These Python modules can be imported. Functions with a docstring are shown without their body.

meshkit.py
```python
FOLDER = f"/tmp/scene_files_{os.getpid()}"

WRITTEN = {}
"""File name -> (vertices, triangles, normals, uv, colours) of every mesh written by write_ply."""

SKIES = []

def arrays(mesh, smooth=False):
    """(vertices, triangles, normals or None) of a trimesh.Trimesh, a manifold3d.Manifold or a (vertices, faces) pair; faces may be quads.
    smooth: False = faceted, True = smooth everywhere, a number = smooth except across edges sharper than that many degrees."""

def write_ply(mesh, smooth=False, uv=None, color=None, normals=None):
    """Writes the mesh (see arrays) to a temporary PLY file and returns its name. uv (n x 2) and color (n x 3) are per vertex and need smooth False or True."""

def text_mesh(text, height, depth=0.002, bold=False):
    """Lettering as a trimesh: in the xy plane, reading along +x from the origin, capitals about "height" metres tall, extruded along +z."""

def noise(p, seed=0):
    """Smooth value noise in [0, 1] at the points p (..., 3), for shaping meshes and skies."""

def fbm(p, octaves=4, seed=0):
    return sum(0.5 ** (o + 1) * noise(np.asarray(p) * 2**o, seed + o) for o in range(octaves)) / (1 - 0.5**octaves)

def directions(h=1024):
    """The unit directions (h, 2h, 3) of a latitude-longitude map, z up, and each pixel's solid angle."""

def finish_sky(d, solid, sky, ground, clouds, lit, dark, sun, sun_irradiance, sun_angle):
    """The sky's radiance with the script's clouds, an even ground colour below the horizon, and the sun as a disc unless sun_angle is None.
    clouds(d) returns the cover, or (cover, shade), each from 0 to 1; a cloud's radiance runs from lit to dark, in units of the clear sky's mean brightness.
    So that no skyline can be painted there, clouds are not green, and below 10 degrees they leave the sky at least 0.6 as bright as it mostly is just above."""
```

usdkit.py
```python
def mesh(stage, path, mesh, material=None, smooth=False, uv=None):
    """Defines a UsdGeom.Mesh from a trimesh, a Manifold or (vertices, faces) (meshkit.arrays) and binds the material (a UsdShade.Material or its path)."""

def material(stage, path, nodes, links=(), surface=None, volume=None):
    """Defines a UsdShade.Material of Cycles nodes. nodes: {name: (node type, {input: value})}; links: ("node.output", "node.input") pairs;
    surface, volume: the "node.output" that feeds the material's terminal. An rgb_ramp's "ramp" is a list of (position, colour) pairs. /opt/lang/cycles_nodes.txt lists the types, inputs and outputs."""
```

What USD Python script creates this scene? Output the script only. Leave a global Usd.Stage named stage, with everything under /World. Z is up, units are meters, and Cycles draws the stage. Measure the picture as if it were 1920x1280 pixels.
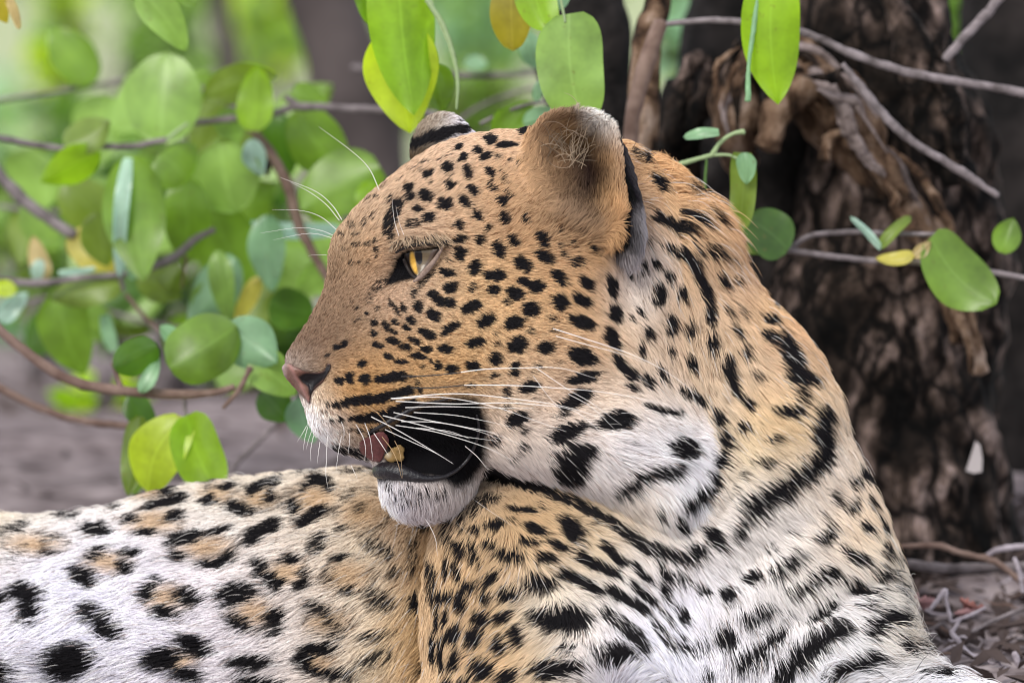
import math, numpy as np, trimesh, shapely, usdkit, meshkit
from scipy.interpolate import RBFInterpolator
from scipy.ndimage import map_coordinates, gaussian_filter
from scipy.spatial import cKDTree
from scipy import sparse
from pxr import Usd, UsdGeom, UsdLux, UsdShade, Gf, Sdf, Vt

# ------------------------------------------------------------------ camera, sky, sun, exposure
stage = Usd.Stage.CreateInMemory()
UsdGeom.Xform.Define(stage, '/World')
PITCH = math.radians(10.0)          # the camera looks ten degrees down at a lying leopard 7.68 m away
D0 = 7.68
S = 0.00036                         # metres per photograph pixel in the plane of the head
K = S / D0
FWD = np.array([0, math.cos(PITCH), -math.sin(PITCH)])
UP = np.array([0, math.sin(PITCH), math.cos(PITCH)])
RIGHT = np.array([1.0, 0, 0])
EYE = -D0 * FWD
cam = UsdGeom.Camera.Define(stage, '/World/camera')
cam.CreateFocalLengthAttr(400.0)
cam.CreateHorizontalApertureAttr(36.0)
cam.CreateFStopAttr(5.6)
cam.CreateFocusDistanceAttr(D0 - 0.055)
cam.CreateExposureAttr(0.84)
cam.CreateClippingRangeAttr((0.05, 2000.0))
cam.AddTranslateOp().Set(Gf.Vec3d(*EYE))
cam.AddRotateXOp().Set(90 - math.degrees(PITCH))

SUN_TO = np.array([-0.50, -0.80, 0.95])
SUN_TO = SUN_TO / np.linalg.norm(SUN_TO)
sky = UsdLux.DomeLight.Define(stage, '/World/sky')
sky_mat = usdkit.material(stage, '/World/Looks/sky_light', {
    "s": ("sky_texture", {"sky_type": "single_scattering", "sun_disc": False, "sun_elevation": float(math.asin(SUN_TO[2])), "sun_rotation": float(math.atan2(SUN_TO[0], SUN_TO[1]))}),
    "n": ("noise_texture", {"scale": 2.2, "detail": 4.0, "roughness": 0.55}),
    "t": ("texture_coordinate", {}),
    "r": ("map_range", {"from_min": 0.36, "from_max": 0.62, "to_min": 0.25, "to_max": 0.85, "clamp": True}),
    "m": ("mix_color", {"b": (7.4, 7.3, 7.4), "use_clamp": False}),
    "b": ("background_shader", {"strength": 0.12})},
    [("t.generated", "n.vector"), ("n.fac", "r.value"), ("r.result", "m.fac"), ("s.color", "m.a"), ("m.result", "b.color")], surface="b.background")
UsdShade.MaterialBindingAPI.Apply(sky.GetPrim()).Bind(sky_mat)
sky.GetPrim().SetCustomDataByKey('kind', 'structure')
sun = UsdLux.DistantLight.Define(stage, '/World/sun')
sun.CreateIntensityAttr(0.44)
sun.CreateAngleAttr(24.0)
sun.CreateNormalizeAttr(True)
sun.CreateColorAttr(Gf.Vec3f(1.0, 0.95, 0.87))
_q = Gf.Rotation(Gf.Vec3d(0, 0, 1), Gf.Vec3d(*SUN_TO)).GetQuat()
sun.AddOrientOp().Set(Gf.Quatf(_q))

# ------------------------------------------------------------------ helpers
rng = np.random.default_rng(7)
used = {}


def numbered(path):
    n = used.get(path, 0)
    used[path] = n + 1
    return path if n == 0 else f"{path}_{n:03d}"


def W(px, py, y):
    """World point of a place given by photograph column and row and by its distance behind the head's plane, in metres."""
    px, py, y = np.broadcast_arrays(np.asarray(px, float), np.asarray(py, float), np.asarray(y, float))
    d = (D0 + y)[..., None]
    return EYE + d * (FWD + ((px - 960) * K)[..., None] * RIGHT + ((640 - py) * K)[..., None] * UP)


def tag(p, label=None, cat=None, group=None, kind=None):
    prim = p.GetPrim() if hasattr(p, 'GetPrim') else p
    for k, v in (('label', label), ('category', cat), ('group', group), ('kind', kind)):
        if v:
            prim.SetCustomDataByKey(k, v)
    return prim


def thing(name, label, cat, group=None, kind=None):
    x = UsdGeom.Xform.Define(stage, numbered('/World/' + name))
    tag(x, label, cat, group, kind)
    return str(x.GetPath())


def obj(name, mesh, mat, parent='/World', smooth=True, **kw):
    m = usdkit.mesh(stage, numbered(f'{parent}/{name}'), mesh, mat, smooth=smooth)
    if kw:
        tag(m, **kw)
    return m


def lin(c):
    c = np.asarray(c, float) / 255.0
    return np.where(c <= 0.04045, c / 12.92, ((c + 0.055) / 1.055) ** 2.4)


def catmull(pts, n):
    """Smooth curve through the points, n samples."""
    p = np.asarray(pts, float)
    if len(p) == 2:
        return p[0] + np.linspace(0, 1, n)[:, None] * (p[1] - p[0])
    q = np.vstack([2 * p[0] - p[1], p, 2 * p[-1] - p[-2]])
    t = np.linspace(0, len(p) - 1 - 1e-9, n)
    i = t.astype(int)
    f = (t - i)[:, None]
    a, b, c, d = q[i], q[i + 1], q[i + 2], q[i + 3]
    return 0.5 * (2 * b + (c - a) * f + (2 * a - 5 * b + 4 * c - d) * f ** 2 + (3 * b - a - 3 * c + d) * f ** 3)


def tube(pts, radii, sides=8, rough=0.0, seed=0, cap=True):
    """Closed tube along world points; rough wobbles the radius."""
    p = np.asarray(pts, float)
    n = len(p)
    r = np.broadcast_to(np.asarray(radii, float), (n,)) if np.ndim(radii) < 2 else radii
    t = np.gradient(p, axis=0)
    t /= np.linalg.norm(t, axis=1, keepdims=True) + 1e-12
    a = np.cross(t, np.where(np.abs(t[:, 1:2]) < 0.9, [0, 1.0, 0], [1.0, 0, 0]))
    a /= np.linalg.norm(a, axis=1, keepdims=True) + 1e-12
    b = np.cross(t, a)
    ang = np.arange(sides) * 2 * np.pi / sides
    ring = np.cos(ang)[None, :, None] * a[:, None] + np.sin(ang)[None, :, None] * b[:, None]
    v = p[:, None] + r[:, None, None] * ring
    if rough:
        k = meshkit.fbm(v * (0.55 / max(r.mean(), 1e-6)) + seed * 7.3, 3, seed) - 0.5
        v = p[:, None] + (r[:, None] * (1 + rough * 2 * k))[..., None] * ring
    v = v.reshape(-1, 3)
    i, j = np.meshgrid(np.arange(n - 1), np.arange(sides), indexing='ij')
    q = np.stack([i * sides + j, i * sides + (j + 1) % sides, (i + 1) * sides + (j + 1) % sides, (i + 1) * sides + j], -1).reshape(-1, 4)
    f = np.vstack([q[:, [0, 2, 1]], q[:, [0, 3, 2]]])
    if cap:
        v = np.vstack([v, p[0] - t[0] * r[0] * 0.3, p[-1] + t[-1] * r[-1] * 0.3])
        c0, c1 = n * sides, n * sides + 1
        k = np.arange(sides)
        k2 = (k + 1) % sides
        f = np.vstack([f, np.stack([np.full(sides, c0), k, k2], 1), np.stack([np.full(sides, c1), (n - 1) * sides + k2, (n - 1) * sides + k], 1)])
    return v, f


def join(parts):
    vs, fs, n = [], [], 0
    for v, f in parts:
        vs.append(v), fs.append(np.asarray(f) + n)
        n += len(v)
    return np.vstack(vs), np.vstack(fs)


# ------------------------------------------------------------------ materials
def simple(name, color, rough=0.6, spec=0.3, **kw):
    return usdkit.material(stage, '/World/Looks/' + name, {"p": ("principled_bsdf", {"base_color": tuple(color), "roughness": rough, "specular_ior_level": spec, **kw})}, [], surface="p.BSDF")


def mottled(name, ramp, scale=20.0, detail=6.0, rough=0.9, bump=0.4, bump_dist=0.004, stretch=(1, 1, 1), spec=0.2, distortion=0.0):
    """Noise-coloured rough material in world space with fine relief."""
    return usdkit.material(stage, '/World/Looks/' + name, {
        "g": ("geometry", {}), "mp": ("mapping", {"scale": stretch}),
        "n": ("noise_texture", {"scale": scale, "detail": detail, "roughness": 0.6, "distortion": distortion}),
        "f": ("noise_texture", {"scale": scale * 6, "detail": 4.0, "roughness": 0.6}),
        "r": ("rgb_ramp", {"ramp": ramp}),
        "b": ("bump", {"strength": bump, "distance": bump_dist}),
        "p": ("principled_bsdf", {"roughness": rough, "specular_ior_level": spec})},
        [("g.position", "mp.vector"), ("mp.vector", "n.vector"), ("mp.vector", "f.vector"), ("n.fac", "r.fac"), ("r.color", "p.base_color"), ("f.fac", "b.height"), ("b.normal", "p.normal")], surface="p.BSDF")


def leaf_material(name, color, trans=0.30, rough=0.38, spec=0.5, var=0.5):
    c = np.asarray(color, float)
    return usdkit.material(stage, '/World/Looks/' + name, {
        "g": ("geometry", {}), "n": ("noise_texture", {"scale": 26.0, "detail": 4.0, "roughness": 0.6}), "uv": ("uvmap", {"attribute": "st"}), "sx": ("separate_xyz", {}), "ab": ("math", {"math_type": "absolute"}), "ml": ("map_range", {"from_min": 0.01, "from_max": 0.07, "to_min": 0.22, "to_max": 0.0, "clamp": True}), "mv": ("mix", {"mix_type": "mix", "color2": tuple(np.minimum(c * 1.5 + 0.05, 0.9))}), "n2": ("noise_texture", {"scale": 900.0, "detail": 2.0}),
        "r": ("rgb_ramp", {"ramp": [(0.25, tuple(c * (1 - var))), (0.55, tuple(c)), (0.8, tuple(c * (1 + 0.6 * var) + [0.012, 0.006, 0.0]))]}),
        "n3": ("noise_texture", {"scale": 230.0, "detail": 3.0}), "sp": ("map_range", {"from_min": 0.66, "from_max": 0.72, "to_min": 0.0, "to_max": 0.6, "clamp": True}), "ms": ("mix", {"mix_type": "mix", "color2": (0.13, 0.09, 0.025)}),
        "bm": ("bump", {"strength": 0.12, "distance": 0.0006}),
        "p": ("principled_bsdf", {"roughness": rough, "specular_ior_level": spec}),
        "t": ("translucent_bsdf", {}),
        "h": ("hsv", {"saturation": 1.15, "value": 1.9}),
        "m": ("mix_closure", {"fac": trans})},
        [("g.position", "n.vector"), ("g.position", "n2.vector"), ("n2.fac", "bm.height"), ("bm.normal", "p.normal"), ("n.fac", "r.fac"), ("uv.UV", "sx.vector"), ("sx.y", "ab.value1"), ("ab.value", "ml.value"), ("ml.result", "mv.fac"), ("r.color", "mv.color1"), ("g.position", "n3.vector"), ("n3.fac", "sp.value"), ("sp.result", "ms.fac"), ("mv.color", "ms.color1"), ("ms.color", "p.base_color"), ("mv.color", "h.color"), ("h.color", "t.color"), ("p.BSDF", "m.closure1"), ("t.BSDF", "m.closure2")], surface="m.closure")


LEAF = {
    'green': leaf_material('leaf_green', (0.14, 0.25, 0.030)),
    'dark': leaf_material('leaf_deep_green', (0.058, 0.135, 0.016)),
    'light': leaf_material('leaf_light_green', (0.21, 0.345, 0.075)),
    'bright': leaf_material('leaf_bright_green', (0.22, 0.38, 0.02), trans=0.45),
    'lime': leaf_material('leaf_lime', (0.38, 0.49, 0.04), trans=0.45),
    'yellow': leaf_material('leaf_yellow', (0.50, 0.45, 0.10), trans=0.4),
    'ochre': leaf_material('leaf_ochre', (0.30, 0.25, 0.03), trans=0.4),
    'pale': leaf_material('leaf_pale_glaucous', (0.19, 0.34, 0.18), rough=0.36, spec=0.7),
    'olive': leaf_material('leaf_olive', (0.135, 0.20, 0.03)),
    'tan': leaf_material('leaf_tan', (0.42, 0.33, 0.15)),
    'glint': leaf_material('leaf_edge_highlight', (0.34, 0.50, 0.40), rough=0.30, spec=0.9),  # bluish white blades paint in the sky highlights along leaf edges
}
TWIG = mottled('twig_grey_bark', [(0.3, (0.06, 0.05, 0.05)), (0.7, (0.25, 0.215, 0.225))], scale=75, bump=0.6, bump_dist=0.001)
TWIG_BROWN = mottled('twig_brown_bark', [(0.3, (0.085, 0.05, 0.04)), (0.7, (0.22, 0.155, 0.13))], scale=60, bump=0.3, bump_dist=0.001)
TWIG_GREEN = simple('green_stem', (0.24, 0.32, 0.16), 0.5)
BARK = usdkit.material(stage, '/World/Looks/dark_bark', {
    "g": ("geometry", {}), "mp": ("mapping", {"scale": (1, 1, 0.55)}),
    "n": ("noise_texture", {"scale": 24.0, "detail": 7.0, "roughness": 0.68, "distortion": 0.6}),
    "n2": ("noise_texture", {"scale": 70.0, "detail": 5.0, "roughness": 0.65}),
    "r": ("rgb_ramp", {"ramp": [(0.41, (0.006, 0.0045, 0.0035)), (0.50, (0.030, 0.022, 0.017)), (0.60, (0.12, 0.092, 0.078)), (0.74, (0.34, 0.285, 0.265))]}),
    "r2": ("rgb_ramp", {"ramp": [(0.38, (0.22, 0.20, 0.20)), (0.62, (1.5, 1.42, 1.45))]}),
    "m": ("mix", {"mix_type": "multiply", "fac": 1.0}),
    "nd": ("noise_texture", {"scale": 40.0, "detail": 4.0}), "va": ("vector_math", {"math_type": "multiply_add", "vector2": (0.035, 0.035, 0.035)}),
    "vo": ("voronoi_texture", {"feature": "distance_to_edge", "scale": 34.0}), "vr": ("map_range", {"from_min": 0.02, "from_max": 0.16, "to_min": 0.06, "to_max": 1.25, "clamp": True}), "mc": ("mix", {"mix_type": "multiply", "fac": 1.0}), "cb": ("combine_xyz", {}),
    "b": ("bump", {"strength": 0.7, "distance": 0.008}),
    "p": ("principled_bsdf", {"roughness": 0.92, "specular_ior_level": 0.15})},
    [("g.position", "mp.vector"), ("mp.vector", "n.vector"), ("mp.vector", "n2.vector"), ("n.fac", "r.fac"), ("n2.fac", "r2.fac"), ("r.color", "m.color1"), ("r2.color", "m.color2"), ("mp.vector", "nd.vector"), ("nd.color", "va.vector1"), ("mp.vector", "va.vector3"), ("va.vector", "vo.vector"), ("vo.distance", "vr.value"), ("vr.result", "cb.x"), ("vr.result", "cb.y"), ("vr.result", "cb.z"), ("m.color", "mc.color1"), ("cb.vector", "mc.color2"), ("mc.color", "p.base_color"), ("n2.fac", "b.height"), ("b.normal", "p.normal")], surface="p.BSDF")
WOOD = mottled('weathered_brown_wood', [(0.38, (0.010, 0.006, 0.004)), (0.47, (0.075, 0.042, 0.025)), (0.58, (0.20, 0.128, 0.084)), (0.74, (0.40, 0.30, 0.24))], scale=48, bump=0.8, bump_dist=0.007, stretch=(1, 1, 0.6), distortion=0.6)
WOOD_PALE = mottled('pale_stripped_wood', [(0.35, (0.05, 0.035, 0.03)), (0.7, (0.33, 0.27, 0.265))], scale=45, bump=0.4)
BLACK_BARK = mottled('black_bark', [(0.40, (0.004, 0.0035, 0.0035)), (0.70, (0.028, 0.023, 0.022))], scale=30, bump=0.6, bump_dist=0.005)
FAR_BARK = mottled('far_trunk_bark', [(0.3, (0.030, 0.024, 0.024)), (0.7, (0.095, 0.078, 0.076))], scale=9, bump=0.3)

# ------------------------------------------------------------------ ground
G = -0.245


def terrain(x, y):
    """Level where the leopard lies, falling away gently behind it."""
    x, y = np.asarray(x, float), np.asarray(y, float)
    t = np.clip(y - 0.55, 0, 24)
    z = G - 0.14 * (t - 0.5 * (1 - np.exp(-t / 0.5)))
    p = np.stack(np.broadcast_arrays(x, y, 0 * x), -1)
    near = np.clip(1.5 - 0.05 * np.hypot(x, y), 0.15, 1)
    return z + near * ((meshkit.fbm(p * 9 + 3.1, 4, 2) - 0.5) * 0.026 + (meshkit.fbm(p * 1.1 + 9, 3, 5) - 0.5) * 0.05 * (np.hypot(x, y - 0.2) > 0.9))


def spread(n, fine, far):
    t = np.linspace(-1, 1, n)
    return fine * t + np.sign(t) * (far - fine) * np.abs(t) ** 7


gx, gy = spread(221, 1.6, 160), spread(241, 2.0, 200) + 0.4
GX, GY = np.meshgrid(gx, gy, indexing='ij')
gv = np.stack([GX, GY, terrain(GX, GY)], -1).reshape(-1, 3)
i, j = np.meshgrid(np.arange(len(gx) - 1), np.arange(len(gy) - 1), indexing='ij')
a = i * len(gy) + j
gf = np.stack([a, a + len(gy), a + len(gy) + 1, a + 1], -1).reshape(-1, 4)
GROUND = usdkit.material(stage, '/World/Looks/dry_earth', {
    "g": ("geometry", {}), "n": ("noise_texture", {"scale": 26.0, "detail": 8.0, "roughness": 0.65}), "n2": ("noise_texture", {"scale": 0.35, "detail": 3.0}),
    "r": ("rgb_ramp", {"ramp": [(0.32, (0.07, 0.052, 0.052)), (0.5, (0.235, 0.195, 0.20)), (0.7, (0.42, 0.36, 0.365))]}),
    "r2": ("rgb_ramp", {"ramp": [(0.35, (0.62, 0.60, 0.60)), (0.6, (1.1, 1.1, 1.08))]}),
    "m": ("mix", {"mix_type": "multiply", "fac": 1.0}), "b": ("bump", {"strength": 0.6, "distance": 0.006}),
    "sx": ("separate_xyz", {}), "mr": ("map_range", {"from_min": 2.0, "from_max": 7.0, "to_min": 0.0, "to_max": 0.85, "clamp": True}), "mf": ("mix", {"mix_type": "mix", "color2": (0.35, 0.40, 0.22)}),
    "p": ("principled_bsdf", {"roughness": 0.95, "specular_ior_level": 0.1})},
    [("g.position", "sx.vector"), ("sx.y", "mr.value"), ("mr.result", "mf.fac"), ("g.position", "n.vector"), ("g.position", "n2.vector"), ("n.fac", "r.fac"), ("n2.fac", "r2.fac"), ("r.color", "m.color1"), ("r2.color", "m.color2"), ("m.color", "mf.color1"), ("mf.color", "p.base_color"), ("n.fac", "b.height"), ("b.normal", "p.normal")], surface="p.BSDF")
tag(obj('ground', (gv, gf), GROUND), label='dry mauve brown earth falling away behind the leopard', cat='ground', kind='structure')

# leaf litter that nobody could count
lit = []
lr = np.random.default_rng(11)
for k in range(2600):
    x, y = (lr.uniform(0.15, 0.75), lr.uniform(-0.25, 0.75)) if k < 1900 else (lr.uniform(-1.2, 1.2), lr.uniform(-0.2, 2.4))
    r = lr.uniform(0.005, 0.018)
    th, b = lr.uniform(0, 2 * np.pi), lr.uniform(0.35, 0.8)
    u = np.array([math.cos(th), math.sin(th), lr.normal(0, 0.35)])
    w = np.array([-math.sin(th), math.cos(th), lr.normal(0, 0.35)]) * b
    c = np.array([x, y, float(terrain(x, y)) + lr.uniform(0.002, 0.008)])
    v = np.array([c - u * r, c - u * r * .2 + w * r * .7 + [0, 0, r * .2], c + u * r, c - u * r * .2 - w * r * .7 + [0, 0, r * .15], c - [0, 0, r * 0.1]])
    lit.append((v, np.array([[0, 4, 1], [1, 4, 2], [2, 4, 3], [3, 4, 0]])))
LITTER = usdkit.material(stage, '/World/Looks/leaf_litter', {
    "g": ("geometry", {}), "r": ("rgb_ramp", {"ramp": [(0.0, (0.05, 0.032, 0.028)), (0.35, (0.13, 0.085, 0.075)), (0.6, (0.23, 0.16, 0.145)), (0.85, (0.28, 0.21, 0.2)), (1.0, (0.36, 0.17, 0.13))]}),
    "p": ("principled_bsdf", {"roughness": 0.8})}, [("g.random_per_island", "r.fac"), ("r.color", "p.base_color")], surface="p.BSDF")
tag(obj('leaf_litter', join(lit), LITTER, smooth=False), label='scattered dry brown leaf litter on the earth', cat='litter', kind='stuff')


# ------------------------------------------------------------------ the gnarled tree at the right
def trunk_mesh(axis, radius, y_front, n=150, sides=150, ridge=0.10, seed=3, lump=0.18):
    """Closed trunk: axis and radius in photograph pixels at the trunk's distance, front face at y_front metres."""
    ax = catmull(axis, n)
    rad = catmull([(r, 0) for r in radius], n)[:, 0]
    sc = S * (D0 + y_front) / D0
    c = W(ax[:, 0], ax[:, 1], y_front + rad * sc)
    ang = np.linspace(0, 2 * np.pi, sides, endpoint=False)
    dirs = np.stack([np.sin(ang), -np.cos(ang), 0 * ang], -1)
    p = c[:, None] + (rad * sc)[:, None, None] * dirs[None]
    q = p * [1, 1, 0.45]
    k1 = meshkit.fbm(q * 16 + seed, 4, seed) - 0.5
    k2 = np.abs(meshkit.fbm(q * 38 + seed * 3, 4, seed + 9) - 0.5)
    k3 = meshkit.fbm(p * 7 + 5, 3, seed + 20) - 0.5
    k4 = meshkit.fbm(p * 26 + 50, 4, seed + 30) - 0.5
    rr = (rad * sc)[:, None] * (1 + 2 * ridge * k1 * 1.8 - ridge * 2.6 * (0.22 - k2) + lump * 2 * k3 + .28 * k4)
    v = (c[:, None] + rr[..., None] * dirs[None]).reshape(-1, 3)
    i, j = np.meshgrid(np.arange(n - 1), np.arange(sides), indexing='ij')
    q = np.stack([i * sides + j, (i + 1) * sides + j, (i + 1) * sides + (j + 1) % sides, i * sides + (j + 1) % sides], -1).reshape(-1, 4)
    f = np.vstack([q[:, [0, 1, 2]], q[:, [0, 2, 3]]])
    v = np.vstack([v, c[0], c[-1]])
    s = np.arange(sides)
    f = np.vstack([f, np.stack([np.full(sides, n * sides), s, (s + 1) % sides], 1), np.stack([np.full(sides, n * sides + 1), (n - 1) * sides + (s + 1) % sides, (n - 1) * sides + s], 1)])
    return v, f[:, ::-1]


def ptube(pts, width, depth, sides=10, n=40, rough=0.0, seed=0):
    """Tube through (column, row[, extra depth in metres]) points; width (one or several) in photograph pixels."""
    pts = [tuple(p) + (0.0,) * (3 - len(p)) for p in pts]
    c = catmull(pts, n)
    w = np.interp(np.linspace(0, 1, n), np.linspace(0, 1, np.size(width)), np.atleast_1d(width).astype(float))
    return tube(W(c[:, 0], c[:, 1], depth + c[:, 2]), w * S / 2, sides, rough, seed)


tree = thing('old_tree', 'gnarled old tree with rough black and grey bark rising behind the leopard', 'tree')
obj('trunk', trunk_mesh([(1700, -900), (1655, -300), (1650, 60), (1690, 200), (1680, 420), (1640, 640), (1640, 860), (1640, 1060), (1650, 1150)], [120, 130, 150, 165, 200, 245, 262, 285, 320], 0.40), BARK, tree)
obj('buttress', trunk_mesh([(1500, 60), (1490, 160), (1460, 260), (1435, 380), (1440, 560), (1440, 760), (1430, 1080), (1430, 1150)], [50, 95, 120, 150, 175, 180, 190, 210], 0.47, n=100, sides=90, seed=8), BLACK_BARK, tree)  # black colour paints the shade inside the arch
obj('hollow_back', trunk_mesh([(1400, -900), (1400, -100), (1390, 60), (1380, 240), (1370, 400), (1380, 560), (1390, 800), (1390, 1100)], [90, 95, 110, 130, 150, 160, 170, 200], 0.66, n=60, sides=60, seed=18), BLACK_BARK, tree)  # black backing that paints in the dark of the hollow
obj('root', ptube([(1268, 150), (1262, 220), (1250, 400), (1250, 800), (1240, 1100)], [50, 80, 90, 110, 130], .56, 20, 60, .3, 71), BLACK_BARK, tree)  # dark piece added to fill the pale gap beside the sapling
# twisted roots and old wood that arch over the hollow
roots = [
    ([(1395, 330, .05), (1385, 240), (1385, 160), (1420, 100), (1490, 110), (1560, 175), (1610, 260), (1665, 330), (1720, 420), (1770, 520), (1800, 640)], [60, 80, 90, 85, 95, 100, 85, 70, 60, 50, 40], .385, WOOD, 1),
    ([(1440, 280), (1470, 190), (1530, 150), (1590, 180), (1640, 270), (1690, 370)], [50, 70, 80, 70, 60, 40], .36, WOOD, 2),
    ([(1520, 130), (1570, 190), (1590, 250), (1630, 310)], [22, 30, 26, 14], .335, WOOD_PALE, 3),
    ([(1585, 190), (1600, 250), (1630, 300), (1660, 330)], [18, 26, 24, 12], .33, WOOD_PALE, 4),
    ([(1545, 300), (1555, 260), (1580, 245)], [26, 22, 12], .35, WOOD, 5),
    ([(1262, 340, .05), (1258, 270), (1270, 190), (1300, 118), (1330, 125), (1328, 180), (1300, 230), (1290, 330, .05)], [40, 44, 46, 38, 36, 40, 46, 50], .43, BARK, 6),
    ([(1640, 300), (1700, 400), (1750, 470), (1800, 560), (1840, 700)], [46, 54, 46, 40, 30], .375, WOOD, 7),
    ([(1760, 520), (1790, 580), (1815, 640), (1822, 700)], [16, 24, 18, 10], .35, WOOD, 8),
    ([(1650, -60), (1700, 60), (1740, 160), (1770, 260), (1800, 340)], [50, 70, 80, 90, 60], .36, BARK, 9),
    ([(1755, 60), (1768, 140), (1790, 220), (1800, 300)], [20, 40, 44, 18], .34, BARK, 10)]
for pts, w, d, m, sd in roots:
    obj('root', ptube(pts, w, d, 26, 110, 0.75, sd), m, tree)
sr = np.random.default_rng(88)
obj('split_wood', trunk_mesh([(1400, 130), (1440, 120), (1500, 150), (1560, 210), (1620, 280), (1690, 370), (1740, 450), (1790, 560)], [44, 70, 88, 92, 88, 70, 52, 24], .395, n=110, sides=70, ridge=.22, seed=57, lump=.3), WOOD, tree)
for k in range(18):      # strands of stripped wood grown over the roots
    src, wd, dd = roots[[0, 0, 0, 1, 6, 0][k % 6]][:3]
    cv = catmull([p[:2] for p in src], 60)
    a = int(sr.uniform(3, 38))
    b = min(59, a + int(sr.uniform(10, 26)))
    off = sr.normal(0, 24, 2)
    q = [tuple(cv[i] + off + sr.normal(0, 7, 2)) for i in np.linspace(a, b, 5).astype(int)]
    obj('root_strand', ptube(q, [4, sr.uniform(10, 20), sr.uniform(12, 24), sr.uniform(8, 16), 4], dd - .035 + sr.normal(0, .012), 10, 50, .6, 90 + k), [WOOD, WOOD_PALE, WOOD, BARK][k % 4], tree)

sap = thing('sapling', 'brown smooth sapling trunk rising just right of the near ear', 'tree')
obj('trunk', ptube([(1262, -700), (1240, -60), (1215, 60), (1208, 180), (1200, 300), (1190, 700), (1180, 1200)], [50, 50, 54, 62, 72, 78, 90], .33, 20, 60, .12, 31), WOOD, sap)
obj('limb', ptube([(1240, 40), (1212, 120), (1190, 200), (1182, 260), (1170, 420)], [30, 34, 32, 30, 26], .29, 14, 40, .15, 33), TWIG_BROWN, sap)
blk = thing('black_trunk', 'black shaded trunk behind the two ears, half hidden by a hanging leaf', 'tree')
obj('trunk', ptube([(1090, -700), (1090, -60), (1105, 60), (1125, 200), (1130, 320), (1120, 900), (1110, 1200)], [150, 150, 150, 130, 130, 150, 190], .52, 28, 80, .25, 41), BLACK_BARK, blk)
obj('limb', ptube([(1050, 60), (1020, 110), (1030, 170), (1060, 230), (1070, 300)], [40, 36, 34, 36, 40], .5, 14, 40, .3, 43), BARK, blk)
rt = thing('background_tree', 'dull grey brown trunk at the right edge of the photo behind the old tree', 'tree')
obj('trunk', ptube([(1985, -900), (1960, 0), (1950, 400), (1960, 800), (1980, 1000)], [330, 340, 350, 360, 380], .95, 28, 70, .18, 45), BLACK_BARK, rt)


def far_trunk(label, pts, w, d, seed, mat=FAR_BARK):
    t = thing('background_tree', label, 'tree')
    obj('trunk', ptube(pts, w, d, 18, 60, .15, seed), mat, t)


far_trunk('thin dark purple trunk far behind the left leaves, near the top', [(402, -500), (412, 0), (428, 100), (440, 300), (445, 560)], [60, 62, 70, 74, 80], 3.0, 51)
far_trunk('broad brown blurred trunk left of the far ear', [(560, -600), (590, -100), (640, 100), (680, 260), (690, 500), (690, 1000)], [150, 155, 165, 180, 190, 220], 1.6, 52)
far_trunk('pale grey brown trunk behind the broad one above the far ear', [(790, -600), (770, 0), (740, 200), (730, 500), (730, 900)], [70, 70, 80, 90, 100], 2.4, 53)
far_trunk('dark leaning trunk low behind the muzzle', [(760, 500), (700, 640), (560, 780), (470, 840), (380, 900)], [70, 70, 60, 60, 60], 1.9, 54)


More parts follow.
